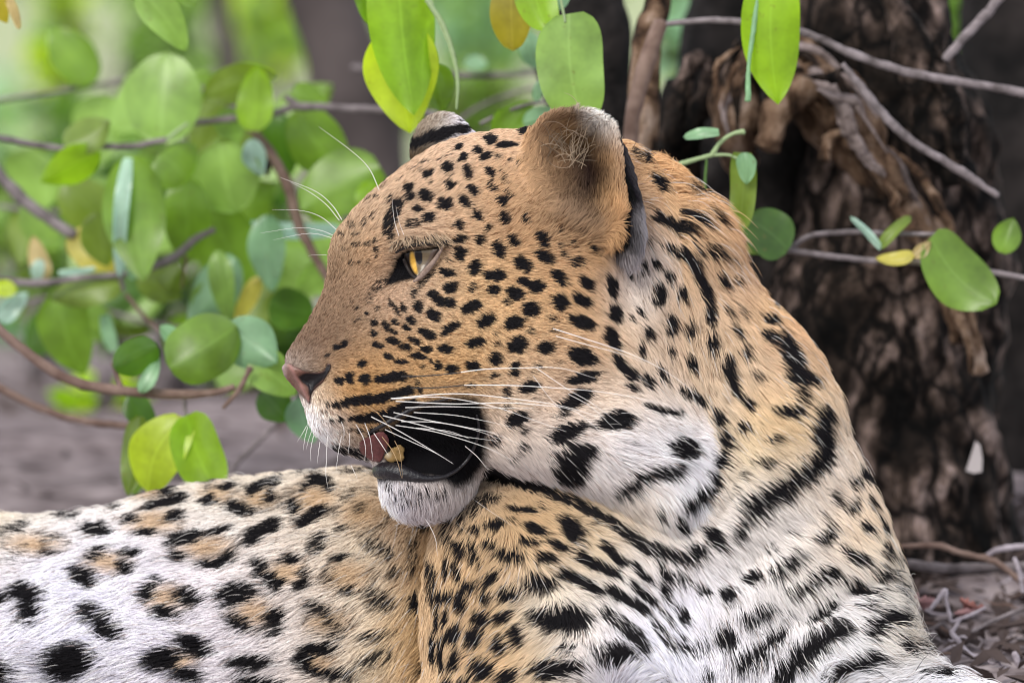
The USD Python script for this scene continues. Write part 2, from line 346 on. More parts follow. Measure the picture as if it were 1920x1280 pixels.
# ------------------------------------------------------------------ shrubs far behind, out of focus
def shrub(label, cx, cy, hw, hh, d, mats, n, seed, leaf=0.03):
    r = np.random.default_rng(seed)
    t = thing('background_shrub', label, 'shrub', 'shrubs out of focus behind the leopard')
    sc = S * (D0 + d) / D0
    c = W(cx, cy, d)
    base = np.array([c[0], c[1], float(terrain(c[0], c[1])) - 0.02])
    stems = []
    for k in range(4):
        e = c + np.array([r.uniform(-.7, .7) * hw * sc, r.uniform(-.3, .3) * hw * sc, r.uniform(-.2, .8) * hh * sc])
        m = (base + e) / 2 + r.normal(0, 0.02, 3)
        stems.append(tube(catmull([base + r.normal(0, .01, 3) * [1, 1, 0], m, e], 10), np.linspace(.011, .004, 10), 6))
    obj('stem', join(stems), TWIG, t)
    for mi, mat in enumerate(mats):
        parts = []
        for k in range(n // len(mats)):
            u = r.normal(0, 1, 3)
            u *= r.uniform(0.25, 1) ** (1 / 2.2) / np.linalg.norm(u)
            p = c + u * [hw * sc, hw * sc * .7, hh * sc]
            a = r.normal(0, 1, 3)
            a[2] -= .6
            a /= np.linalg.norm(a)
            b = np.cross(a, r.normal(0, 1, 3))
            b /= np.linalg.norm(b) + 1e-9
            s = leaf * r.uniform(.6, 1.2)
            parts.append((np.array([p, p + a * s * .5 + b * s * .36, p + a * s, p + a * s * .5 - b * s * .36]), np.array([[0, 1, 2], [0, 2, 3]])))
        obj('foliage', join(parts), LEAF[mat], t, smooth=False, kind='stuff')


for a in [
    ('light green blurred shrub at the upper left edge', 30, 300, 170, 150, 4.2, ('light', 'pale'), 300, 1),
    ('mid green blurred shrub beside the thin dark trunk', 310, 60, 70, 170, 3.6, ('green', 'light'), 360, 2),
    ('yellow green blurred shrub right of the thin dark trunk', 500, 40, 62, 110, 4.0, ('lime', 'light'), 260, 3),
    ('dark green blurred shrub behind the middle of the left leaves', 280, 420, 300, 210, 1.7, ('dark', 'olive', 'light'), 620, 4),
    ('pale green blurred shrub low at the left edge', 20, 650, 110, 90, 2.6, ('light', 'pale'), 260, 5),
    ('green blurred shrub behind the nose', 520, 660, 130, 110, 1.9, ('dark', 'green'), 380, 6),
    ('grey green blurred shrub between the two ears', 900, 60, 80, 120, 4.5, ('pale', 'light'), 320, 7),
    ('green blurred shrub above the far ear', 850, 190, 110, 50, 2.6, ('olive', 'green'), 180, 8),
    ('bright yellow blurred shrub below the brown stem', 200, 755, 62, 34, 1.5, ('lime', 'bright'), 120, 9),
    ('lime blurred shrub right of the pale gap at the upper left', 112, 60, 34, 150, 3.4, ('lime', 'light'), 150, 16),
    ('deep green blurred shrub above the thin pale twig at upper left', 165, 235, 120, 60, 2.9, ('dark', 'green'), 220, 17),
    ('far olive thicket left of the thin dark trunk', 210, -90, 330, 70, 9.0, ('olive', 'light'), 500, 10),
    ('far olive thicket behind the broad brown trunk', 640, -60, 260, 110, 8.0, ('olive', 'dark'), 460, 11),
    ('far green thicket above the hanging leaves', 960, -50, 240, 80, 9.5, ('olive', 'green'), 460, 12),
    ('green blurred shrub at the left edge above the thick grey twig', 60, 390, 120, 70, 2.0, ('dark', 'olive'), 220, 13),
    ('small green shrub behind the top right of the old tree', 1800, 20, 36, 60, 1.4, ('green', 'light'), 90, 14),
    ('grey green shrub seen between sapling and old tree', 1290, 40, 46, 70, 1.7, ('olive', 'pale'), 130, 15)]:
    shrub(*a)


# ------------------------------------------------------------------ leafy sprigs
lrng = np.random.default_rng(23)


def leaf_mesh(base, tip, w, depth, shape='o', tilt=None, cup=None, curl=None, fold=0.0, jag=0.0):
    """A leaf blade from base to tip, w wide as seen, its blade curved in depth. Shapes: o ovate, r round, m one-sided mopane leaflet, n strap."""
    nu, nv = 16, 8
    b, t = np.array(base, float), np.array(tip, float)
    ln = np.linalg.norm(t - b)
    d = (t - b) / ln
    nrm = np.array([-d[1], d[0]])
    u = np.linspace(0, 1, nu + 1)
    prof = {'o': (u + .015) ** .55 * (1.0 - u) ** .80, 'r': (u + .01) ** .50 * (1.0 - u) ** .48 * (1.18 - .3 * u), 'm': (u + .02) ** .40 * (1 - u) ** .50, 'n': (u + .05) ** .3 * (1 - u) ** .35}[shape]
    prof = prof / prof.max() * w * 0.56
    prof = prof * (1 - jag * lrng.random(nu + 1))
    prof = np.maximum(prof, 0.6)
    tilt = lrng.uniform(-.9, .9) if tilt is None else tilt
    cup = lrng.uniform(-.35, .55) if cup is None else cup
    curl = lrng.uniform(-.35, .7) if curl is None else curl
    bow = lrng.uniform(-.05, .05) * ln
    v = np.linspace(-1, 1, nv + 1)
    U, V = np.meshgrid(u, v, indexing='ij')
    asym = lrng.uniform(-.06, .06) * w if shape != 'm' else 0.16 * w
    prof = prof * (1 + .05 * np.sin(u * lrng.uniform(5, 9) + lrng.uniform(0, 6)))
    off = V * prof[:, None] + bow * np.sin(np.pi * U) + asym * np.sin(np.pi * U * .9)
    x = b[0] + d[0] * ln * U + nrm[0] * off
    y = b[1] + d[1] * ln * U + nrm[1] * off
    wav = 0.05 * ln * np.sin(U * 7 + lrng.uniform(0, 6)) * np.abs(V) ** 2
    z = (tilt * V * prof[:, None] + cup * prof[:, None] * (V ** 2) + curl * ln * (U - .25) ** 2 + wav + fold * np.abs(V) * prof[:, None]) * S
    z = z - 0.0012 * (np.abs(V) < 0.01)
    P = W(x, y, depth + z).reshape(-1, 3)
    i, j = np.meshgrid(np.arange(nu), np.arange(nv), indexing='ij')
    a = i * (nv + 1) + j
    q = np.stack([a, a + nv + 1, a + nv + 2, a + 1], -1).reshape(-1, 4)
    return P, q, np.stack([U, V], -1).reshape(-1, 2)


def put_leaf(name, made, mat, parent, **kw):
    m = usdkit.mesh(stage, numbered(f'{parent}/{name}'), made[:2], mat, smooth=True, uv=made[2])
    if kw:
        tag(m, **kw)


def sprig(label, cat, stems, leaves, depth, group=None, name='leafy_branch'):
    """stems: (points, width, material); leaves: (base, tip, width, material, shape[, depth offset, options])."""
    t = thing(name, label, cat, group)
    for k, (pts, w, m) in enumerate(stems):
        obj('stem', ptube(pts, w, depth, 9, 64, .3, k + len(pts)), m, t)
    for lf in leaves:
        b, tp, w, m, sh = lf[:5]
        dz = lf[5] if len(lf) > 5 else lrng.uniform(-.025, .03)
        kw = lf[6] if len(lf) > 6 else {}
        put_leaf('leaf', leaf_mesh(b, tp, w, depth + dz, sh, **kw), LEAF[m], t)
    return t


BR = 'leafy twigs at the left of the leopard'
sprig('thin pale twig at upper left carrying broad green leaves', 'branch',
      [([(-60, 240), (0, 258), (110, 278), (180, 275), (250, 274), (312, 262)], [15, 14, 13, 12], TWIG), ([(312, 262), (340, 240), (352, 232)], [8, 6], TWIG_GREEN)],
      [((300, 268), (318, 96), 128, 'light', 'r', .02, dict(tilt=-.3)), ((122, 274), (206, 226), 62, 'olive', 'o', -.01),
       ((186, 282), (76, 342), 62, 'bright', 'o', -.01), ((300, 290), (352, 342), 92, 'green', 'r', -.01), ((245, 292), (268, 528), 104, 'green', 'o', -.02, dict(tilt=.3)), ((240, 296), (225, 520), 26, 'glint', 'n', -.025),  # narrow strap paints the bright edge of the long leaf
       ((345, 330), (350, 500), 80, 'green', 'o', .03), ((180, 400), (200, 500), 70, 'olive', 'o', .05)], .46, BR)
sprig('grey purple twig behind the upper left leaves, forked, running towards the far ear', 'branch',
      [([(350, 232), (440, 222), (520, 211), (560, 200), (640, 203), (740, 206), (830, 216)], [13, 14, 15, 16, 15, 14, 13], TWIG), ([(535, 182), (562, 201)], [14, 15], TWIG)],
      [((384, 180), (522, 140), 66, 'olive', 'o', -.01, dict(tilt=.2)), ((474, 246), (482, 122), 64, 'bright', 'o', -.02, dict(tilt=-.2)), ((550, 166), (612, 196), 46, 'green', 'o', .02),
       ((556, 206), (650, 322), 92, 'green', 'm', .02), ((420, 205), (448, 270), 50, 'light', 'o', .01), ((520, 215), (545, 330), 60, 'dark', 'o', .05), ((412, 270), (440, 400), 118, 'light', 'r', -.01), ((470, 262), (492, 330), 40, 'glint', 'o', -.025)], .50, BR)
sprig('brown twig slanting down from the upper left leaves to the forehead', 'branch',
      [([(468, 238), (505, 285), (540, 350), (560, 420), (590, 480), (625, 540)], [16, 22, 24, 22, 20, 18], TWIG_BROWN), ([(505, 300), (500, 330)], [18, 8], BLACK_BARK)],
      [((712, 312), (566, 400), 108, 'green', 'm', -.02, dict(tilt=.25)), ((700, 342), (678, 400), 48, 'bright', 'o', -.03), ((500, 404), (512, 548), 62, 'pale', 'o', .0), ((470, 425), (640, 430), 30, 'glint', 'n', .02, dict(tilt=.6)),
       ((398, 395), (470, 545), 112, 'green', 'o', .03), ((485, 520), (440, 606), 32, 'yellow', 'o', -.01), ((505, 570), (588, 590), 74, 'dark', 'r', -.01), ((618, 500), (560, 545), 56, 'light', 'r', .02)], .50, BR)
sprig('thick grey twig coming in at the left edge towards the yellow leaf', 'branch',
      [([(-60, 260), (0, 330), (60, 388), (140, 442)], [24, 26, 26, 22], TWIG)],
      [((212, 512), (128, 440), 78, 'yellow', 'm', -.01, dict(tilt=.2)), ((86, 524), (62, 442), 36, 'tan', 'o', -.01), ((76, 486), (70, 530), 24, 'glint', 'o', -.02), ((120, 345), (205, 440), 84, 'olive', 'o', .06), ((100, 450), (40, 380), 60, 'light', 'o', .06)], .55, BR)
sprig('crooked grey twig crossing the left leaves at mid height', 'branch',
      [([(-50, 520), (0, 526), (70, 531), (160, 520), (225, 515), (270, 505), (330, 480), (365, 448), (402, 430)], [14, 15, 16, 12, 12, 16, 18, 17, 12], TWIG), ([(225, 515), (232, 545)], [12, 8], TWIG), ([(236, 552), (270, 592), (300, 620), (322, 645)], [9, 9, 8], TWIG_BROWN), ([(350, 480), (340, 540)], [8, 4], TWIG_BROWN)],
      [((232, 530), (92, 560), 58, 'olive', 'o', .0), ((110, 512), (180, 503), 12, 'glint', 'n', -.02), ((0, 602), (52, 548), 36, 'glint', 'o', -.02), ((-14, 540), (32, 545), 30, 'lime', 'r', -.03), ((110, 545), (158, 702), 92, 'green', 'o', .03), ((196, 590), (215, 660), 24, 'pale', 'n', .02),
       ((260, 515), (340, 560), 60, 'olive', 'o', .03), ((236, 505), (262, 500), 40, 'pale', 'o', -.01), ((440, 482), (352, 606), 76, 'pale', 'o', -.01, dict(tilt=.4)), ((408, 470), (432, 610), 42, 'light', 'o', -.03), ((365, 540), (432, 600), 60, 'green', 'o', .0), ((340, 500), (300, 570), 46, 'olive', 'o', .03)], .50, BR)
sprig('long brown stem curving in from the left edge above the bright leaf pair', 'branch',
      [([(-60, 560), (0, 618), (60, 668), (130, 712), (210, 730), (330, 739), (400, 736), (440, 725)], [18, 19, 20, 21, 21, 20, 17, 13], TWIG_BROWN), ([(228, 728), (220, 705), (210, 680)], [12, 9, 6], TWIG_BROWN), ([(418, 765), (445, 735), (462, 705), (470, 688)], [7, 11, 10, 14], TWIG_BROWN), ([(345, 745), (348, 780), (352, 830)], [9, 8, 6], TWIG)],
      [((296, 650), (212, 690), 62, 'dark', 'r', -.01), ((262, 735), (300, 670), 26, 'pale', 'o', -.01), ((318, 690), (446, 612), 112, 'green', 'r', -.01, dict(tilt=-.25)), ((424, 612), (520, 680), 88, 'pale', 'o', .01), ((472, 668), (556, 740), 70, 'light', 'o', .01), ((490, 735), (540, 790), 60, 'dark', 'o', .04),
       ((344, 782), (282, 925), 92, 'lime', 'm', -.02, dict(tilt=.15)), ((350, 778), (412, 920), 88, 'bright', 'm', -.02, dict(tilt=-.3)), ((262, 780), (240, 930), 50, 'olive', 'o', .02), ((240, 742), (290, 800), 50, 'dark', 'o', .04), ((330, 640), (300, 610), 30, 'pale', 'o', .01), ((560, 745), (590, 830), 60, 'pale', 'o', .05)], .28, BR)
sprig('lower brown stem ending behind the bright leaf pair', 'branch',
      [([(-60, 690), (0, 727), (80, 767), (160, 790), (245, 798)], [15, 16, 16, 16, 13], TWIG_BROWN)], [((300, 800), (250, 930), 44, 'green', 'o', .0)], .42, BR)
sprig('thin grey twig slanting down to the back below the muzzle', 'branch',
      [([(552, 715), (545, 762), (500, 812), (440, 872), (400, 930)], [8, 10, 11, 12, 12], TWIG)], [((556, 700), (585, 640), 30, 'light', 'o', .02)], .5, BR)

fr_ = np.random.default_rng(61)
for lab, st, n in [('leafy green branch behind the upper left leaves, reaching the blurred trunk', [(-80, 200), (120, 170), (330, 150), (520, 250), (640, 300)], 9), ('leafy green branch behind the middle left leaves, ending near the brow', [(-80, 380), (150, 400), (350, 400), (520, 470), (600, 560)], 12),
                   ('leafy green branch behind the lower left leaves, ending near the nose', [(-80, 640), (80, 560), (260, 600), (420, 640), (560, 720)], 11)]:
    cv = catmull(st, 60)
    lv = []
    for k in range(n):
        b = cv[int(fr_.uniform(8, 59))]
        an, ln = fr_.uniform(.2, 2.9) * fr_.choice([1, 1, -1]), fr_.uniform(90, 150)
        lv.append((tuple(b + fr_.normal(0, 8, 2)), tuple(b + ln * np.array([math.cos(an), math.sin(an)])), ln * fr_.uniform(.46, .66), str(fr_.choice(['green', 'olive', 'dark', 'light', 'light', 'green'])), str(fr_.choice(['o', 'o', 'm']))))
    sprig(lab, 'branch', [(st, [10, 9, 8], TWIG)], lv, .78 + .06 * n / 20, BR)

TP = 'leaves hanging from the top edge'
sprig('big green leaf folded over a lime one hanging above the far ear', 'branch',
      [([(720, -120), (760, -60), (800, -10), (812, 10)], [8, 8, 6], TWIG_GREEN), ([(800, 0), (826, 40), (846, 90), (858, 150), (856, 205)], [10, 12, 10, 7, 4], TWIG_GREEN)],
      [((744, -90), (778, 216), 118, 'bright', 'o', -.005, dict(tilt=-.35, cup=.5)), ((752, 40), (770, 250), 122, 'lime', 'o', .014, dict(tilt=.1)), ((676, -40), (690, 46), 38, 'green', 'o', .01), ((812, 120), (830, 212), 56, 'green', 'o', .05)], .17, TP)
sprig('green and ochre leaf pair hanging between the ears at the top edge', 'branch',
      [([(1010, -100), (1000, -30), (985, 0)], [7, 6, 5], TWIG_GREEN), ([(1035, 30), (1062, 45)], [5, 5], TWIG_GREEN)],
      [((960, -50), (966, 96), 70, 'ochre', 'm', .0, dict(tilt=.2)), ((945, -20), (962, 90), 30, 'lime', 'o', .01), ((1000, -60), (1034, 58), 74, 'bright', 'm', -.008, dict(tilt=-.2)), ((1045, -30), (1052, 20), 46, 'pale', 'o', .02), ((985, 60), (1005, 130), 40, 'pale', 'o', .25)], .16, TP)
sprig('large pale green rounded leaf hanging right above the near ear', 'branch',
      [([(1040, -80), (1048, -20), (1060, 42)], [6, 5, 5], TWIG_GREEN)],
      [((1068, 26), (1100, 232), 118, 'light', 'm', .0, dict(tilt=.1, cup=.15))], .13, TP)
sprig('bright green pointed leaf hanging in front of the old tree', 'branch',
      [([(1440, -120), (1432, -50)], [6, 5], TWIG_GREEN), ([(1424, -40), (1412, 60), (1404, 120), (1402, 190)], [9, 10, 7, 12], LEAF['pale'])],
      [((1452, -60), (1458, 196), 104, 'bright', 'o', .0, dict(tilt=-.1, cup=.15))], .14, TP)
sprig('pale leaf hanging at the top left with a lit tip', 'branch',
      [([(230, -80), (262, -10)], [6, 5], TWIG_GREEN)],
      [((262, -20), (350, 96), 62, 'light', 'o', .0, dict(tilt=.3)), ((250, -30), (292, 30), 36, 'dark', 'o', .01), ((330, -40), (366, 12), 40, 'light', 'o', .02)], .30, TP)
sprig('ochre and cream leaf at the upper left corner', 'branch',
      [([(-30, -60), (0, -10)], [6, 5], TWIG_GREEN)], [((-20, -40), (14, 44), 40, 'ochre', 'o', .0), ((8, -20), (36, 56), 16, 'tan', 'n', -.005)], .24, TP)
sprig('green leaves half hidden behind the near ear', 'branch',
      [([(900, 232), (960, 205), (1010, 192), (1060, 190)], [7, 7, 6], TWIG)],
      [((930, 262), (1000, 190), 62, 'green', 'o', .0), ((982, 232), (1048, 206), 40, 'pale', 'o', -.01), ((1005, 190), (1010, 150), 18, 'pale', 'o', -.01)], .34)
sprig('dry grey twigs crossing behind the hanging leaves above the head', 'branch',
      [([(660, 128), (760, 130), (860, 140), (960, 140), (1040, 128)], [15, 14, 13, 12, 10], TWIG), ([(830, 250), (900, 200), (980, 170), (1040, 165)], [9, 8, 7], TWIG)], [((870, 118), (915, 122), 26, 'pale', 'o', -.01)], .75)
sprig('fine forked green shoot with a drooping leaf at the nape', 'branch',
      [([(1220, 330), (1270, 310), (1310, 298), (1335, 291)], [10, 10, 9, 9], TWIG_GREEN), ([(1335, 291), (1350, 268), (1372, 252), (1396, 247)], [9, 9, 8, 10], TWIG_GREEN), ([(1335, 291), (1365, 291), (1388, 300)], [7, 6, 6], TWIG_GREEN), ([(1325, 300), (1322, 350), (1330, 390)], [5, 6, 5], LEAF['dark'])],
      [((1348, 248), (1282, 258), 18, 'pale', 'n', -.005), ((1392, 286), (1384, 436), 46, 'olive', 'n', .0, dict(tilt=.2, curl=.3)), ((1396, 286), (1400, 345), 34, 'pale', 'o', -.008)], .17)
sprig('slender grey twig with rounded leaves crossing the old tree at mid height', 'branch',
      [([(1330, 440), (1380, 452), (1440, 463), (1490, 471), (1620, 487), (1760, 495), (1860, 510), (1990, 535)], [13, 13, 13, 13, 12, 11, 11, 11], TWIG), ([(1480, 467), (1520, 442), (1590, 435), (1680, 438), (1790, 440)], [11, 11, 11, 10, 8], TWIG)],
      [((1478, 468), (1396, 410), 84, 'dark', 'r', -.01, dict(tilt=.3)), ((1398, 465), (1470, 466), 22, 'light', 'n', -.006), ((1652, 466), (1594, 406), 13, 'glint', 'n', -.01), ((1650, 462), (1708, 406), 20, 'olive', 'n', -.01), ((1714, 478), (1642, 484), 25, 'yellow', 'o', -.012), ((1712, 482), (1745, 452), 22, 'tan', 'o', -.01),
       ((1745, 445), (1872, 566), 98, 'green', 'm', -.008, dict(tilt=-.2)), ((1878, 474), (1900, 408), 48, 'green', 'o', .02)], .26)
TW = 'dry twigs in front of the old tree'
for lab, pts, w, d in [
    ('long purplish twig crossing the top of the old tree to the right edge', [(1250, 45), (1330, 38), (1420, 45), (1510, 62), (1600, 102), (1700, 135), (1810, 155), (1930, 176), (2000, 186)], [10, 12, 13, 15, 17, 17, 17, 18, 18], .27),
    ('straight dry twig slanting down across the old tree', [(1580, 120), (1620, 170), (1665, 225), (1720, 272), (1800, 320), (1872, 368)], [10, 16, 18, 15, 18, 12], .26),
    ('thick grey twig leaving the top right corner', [(1770, 112), (1812, 66), (1850, 25), (1885, -20), (1930, -80)], [16, 19, 20, 20, 20], .3)]:
    t = thing('dry_twig', lab, 'twig', TW)
    obj('stem', ptube(pts, w, d, 10, 90, .4, len(pts)), TWIG, t)

# ------------------------------------------------------------------ dry twigs and leaves on the ground at the lower right
GD = 'dry twigs on the ground at the lower right'
PALE_TWIG = mottled('bleached_twig', [(0.3, (0.20, 0.17, 0.19)), (0.7, (0.46, 0.41, 0.45))], scale=80, bump=0.3, bump_dist=0.001)
for lab, pts, w, d, m in [
    ('thick grey branch lying against the foot of the old tree', [(1600, 1046), (1690, 1056), (1760, 1064), (1830, 1064), (1960, 1058)], [24, 26, 24, 22, 24], .30, TWIG),
    ('brown root like twig above the thick grey branch', [(1690, 1024), (1760, 1022), (1800, 1036), (1860, 1050), (1890, 1070), (1940, 1110)], [12, 16, 16, 16, 15, 14], .28, TWIG_BROWN),
    ('pale twigs fanning out at the right edge below the tree', [(1850, 1040), (1880, 1028), (1960, 1020)], [10, 14, 16], .30, PALE_TWIG),
    ('short pale upright twig at the right edge', [(1902, 1045), (1912, 1075), (1918, 1110)], [10, 11, 11], .25, PALE_TWIG),
    ('pale forked twig standing beside the red leaf', [(1744, 1142), (1760, 1122), (1772, 1106), (1774, 1125), (1780, 1150), (1784, 1164), (1800, 1160), (1825, 1150), (1848, 1138)], [9, 12, 11, 9, 9, 9, 9, 9, 8], .20, PALE_TWIG),
    ('pale curved twig hooked like a sickle beside the chest', [(1800, 1160), (1788, 1180), (1784, 1185), (1796, 1200), (1808, 1218), (1830, 1230), (1872, 1229)], [8, 10, 12, 13, 13, 12, 10], .17, PALE_TWIG),
    ('straight grey twig pointing to the right edge', [(1822, 1184), (1860, 1164), (1910, 1144), (1960, 1130)], [9, 10, 10, 9], .19, TWIG),
    ('pinkish hooked twig in the lower right corner', [(1890, 1290), (1906, 1262), (1908, 1235), (1902, 1226), (1915, 1255), (1950, 1258)], [11, 11, 11, 12, 10, 10], .13, PALE_TWIG)]:
    t = thing('fallen_twig', lab, 'twig', GD)
    obj('stem', ptube(pts, np.array(w) * .85, d, 9, 80, .4, len(pts)), m, t)
wr = np.random.default_rng(93)
for k in range(16):
    a = np.array([wr.uniform(1700, 1930), wr.uniform(1075, 1290)])
    dpt = float(np.interp(a[1], [1060, 1290], [.40, .06]))
    an, ln = wr.uniform(-.9, .9), wr.uniform(40, 120)
    q = [tuple(a + ln * f * np.array([math.cos(an), math.sin(an) * .5]) + wr.normal(0, 5, 2)) for f in (-.5, -.2, .1, .3, .5)]
    lab = f"thin {['grey', 'bleached', 'brown'][k % 3]} twig {'level' if abs(an) < .3 else 'slanting'} in the litter {'beside the chest' if a[0] < 1760 else 'by the hooked twig' if a[0] < 1850 else 'at right edge'}, {'near trunk' if a[1] < 1140 else 'halfway down' if a[1] < 1220 else 'low down'}"
    t = thing('fallen_twig', lab, 'twig', 'short twigs in the litter')
    obj('stem', ptube(q, [3, wr.uniform(4, 8), wr.uniform(5, 8), 5, 2], dpt, 7, 24, .3, k), [TWIG, PALE_TWIG, TWIG_BROWN][k % 3], t)
RED = simple('red_dead_leaf', (0.30, 0.125, 0.105), 0.7)
MAUVE = simple('mauve_dead_leaf', (0.30, 0.16, 0.16), 0.6)
PALE = simple('pale_dead_leaf', (0.40, 0.36, 0.36), 0.6)
for lab, b, t, w, m, d in [('salmon red dead leaf under the thick grey branch', (1800, 1122), (1846, 1140), 30, RED, .22), ('dull red dead leaf touching the chest fur', (1704, 1120), (1756, 1124), 34, MAUVE, .22),
                           ('pale curled dead leaf in the lower right corner', (1850, 1268), (1900, 1256), 26, PALE, .13), ('brown dead leaf behind the sickle shaped twig', (1790, 1150), (1840, 1136), 20, MAUVE, .22),
                           ('rust brown dead leaf behind the back at the left edge', (60, 950), (28, 926), 34, simple('rust_dead_leaf', (0.20, 0.085, 0.055), 0.7), .85)]:
    put_leaf('dead_leaf', leaf_mesh(b, t, w, d, 'm', tilt=1.1, cup=1.0, curl=.8, jag=.75), m, '/World', label=lab, cat='leaf')

chip = [(1829, 826), (1838, 834), (1842, 860), (1841, 884), (1826, 887), (1811, 882), (1822, 850)]
cf, cb = W(*np.array(chip, float).T, .385), W(*np.array(chip, float).T, .393)
n = len(chip)
ch_f = [(0, k + 1, k) for k in range(1, n - 1)] + [(n, n + k, n + k + 1) for k in range(1, n - 1)] + [(k, (k + 1) % n, n + k) for k in range(n)] + [((k + 1) % n, n + (k + 1) % n, n + k) for k in range(n)]
obj('bark_chip', (np.vstack([cf, cb]), np.array(ch_f)), PALE, smooth=False, label='whitish pointed bark chip standing against the foot of the old tree', cat='bark chip')

# ================================================================== the leopard
# Its body is laid out in columns x, rows z (photograph pixels, rows downward) and depth y (same unit, away from the camera).
XS, ZS = np.arange(-540, 1990, 6.0), np.arange(184, 1420, 6.0)
YS = np.arange(-336, 800, 8.0)
XX, ZZ = np.meshgrid(XS, ZS, indexing='ij')


def field(ctrl, kernel='linear', smoothing=0.0):
    """Smooth field on the column/row grid through control rows (x, z, values...)."""
    c = np.asarray(ctrl, float)
    cx, cz = np.arange(-560, 2011, 15.0), np.arange(160, 1451, 15.0)
    A, B = np.meshgrid(cx, cz, indexing='ij')
    r = RBFInterpolator(c[:, :2], c[:, 2:], kernel=kernel, smoothing=smoothing, degree=0)
    v = r(np.stack([A.ravel(), B.ravel()], 1)).reshape(len(cx), len(cz), -1)
    return v, cx, cz


def sample(fl, x, z):
    v, cx, cz = fl
    co = np.stack([(np.asarray(x) - cx[0]) / (cx[1] - cx[0]), (np.asarray(z) - cz[0]) / (cz[1] - cz[0])])
    return np.stack([map_coordinates(v[..., k], co, order=1, mode='nearest') for k in range(v.shape[-1])], -1)


def inset(poly, smooth=True):
    """Distance inside the outline (negative outside), on the grid."""
    p = np.asarray(poly, float)
    if smooth:
        p = catmull(np.vstack([p, p[:1]]), len(p) * 8)
    g = shapely.Polygon(p).buffer(0)
    pts = shapely.points(XX.ravel(), ZZ.ravel())
    shapely.prepare(g)
    d = shapely.distance(pts, g.boundary)
    return np.where(shapely.contains(g, pts), d, -d).reshape(XX.shape)


def solid(poly, mid, half, rad, shrink):
    """Front and back depth of a rounded solid with this outline. mid, half, rad: control rows."""
    d = inset(poly) - shrink
    m, h, r = (sample(field(c), XX, ZZ)[..., 0] for c in (mid, half, rad))
    t = np.clip(d / r, 0, 1)
    hh = np.where(d > 0, h * np.sqrt(1 - (1 - t) ** 2), 3 * d)
    return m - hh, m + hh, d


def bump(x, z, rx, rz, ang=0.0):
    c, s = math.cos(math.radians(ang)), math.sin(math.radians(ang))
    a, b = (XX - x) * c + (ZZ - z) * s, -(XX - x) * s + (ZZ - z) * c
    return np.exp(-0.5 * ((a / rx) ** 2 + (b / rz) ** 2))


HEAD = [(527, 690), (533, 665), (547, 640), (570, 605), (590, 570), (603, 540), (610, 505), (613, 470), (622, 440), (642, 412), (667, 384), (702, 351), (742, 319), (777, 293), (817, 270), (862, 254), (912, 245), (960, 240), (1010, 236), (1060, 236), (1110, 243), (1160, 256),
        (1205, 285), (1255, 340), (1300, 430), (1330, 530), (1350, 640), (1366, 740), (1380, 820), (1376, 890), (1350, 960), (1310, 1010), (1265, 1030), (1215, 1014), (1165, 985), (1120, 955), (1070, 930), (1010, 910), (960, 900), (912, 892),
        (885, 930), (850, 958), (810, 973), (770, 972), (737, 959), (714, 930), (707, 903), (700, 878), (688, 866), (660, 857), (626, 843), (601, 825), (583, 806), (572, 780), (562, 752), (547, 724), (533, 706)]
hf, hb, hd = solid(HEAD,
    [(527, 690, -190), (600, 560, -165), (640, 700, -150), (700, 380, -120), (760, 900, -110), (900, 250, -45), (1050, 400, 0), (1050, 240, 0), (1150, 700, 10), (1250, 400, 40), (1300, 600, 60), (1250, 1000, -20), (1370, 850, 20)],
    [(540, 690, 60), (600, 570, 62), (620, 480, 80), (650, 740, 95), (620, 830, 80), (750, 350, 120), (760, 470, 120), (760, 930, 85), (850, 700, 165), (900, 480, 170), (1000, 300, 190), (1050, 600, 205), (1150, 830, 215), (1250, 500, 170), (1300, 700, 150), (1250, 950, 170), (1370, 850, 110)],
    [(540, 690, 60), (620, 480, 100), (650, 740, 95), (620, 830, 75), (760, 470, 150), (760, 930, 70), (1000, 300, 190), (1050, 600, 230), (1150, 830, 150), (1250, 950, 100), (1370, 850, 90)], 5)
ins = hd > 0
rel = (-16 * bump(770, 440, 62, 22, -8) + 30 * bump(765, 497, 46, 22, -20) + 14 * bump(722, 540, 36, 14, -45) - 12 * bump(880, 590, 110, 70) - 26 * bump(665, 745, 70, 45, 5) + 10 * bump(640, 640, 60, 30, -50)
       + 20 * bump(588, 712, 18, 13, -30) + 8 * bump(585, 752, 7, 22, 10) + 34 * bump(820, 850, 62, 34, -10) + 16 * bump(895, 800, 26, 60) - 14 * bump(735, 905, 40, 16) + 12 * bump(700, 845, 26, 10, 10)
       - 30 * bump(1140, 850, 130, 70) - 16 * bump(1280, 940, 60, 60) + 30 * bump(1180, 520, 26, 70, 5) + 24 * bump(930, 905, 40, 16, 10))
hf = np.where(ins, np.minimum(hf + rel * np.clip(hd / 14, 0, 1), hb - 6), hf)

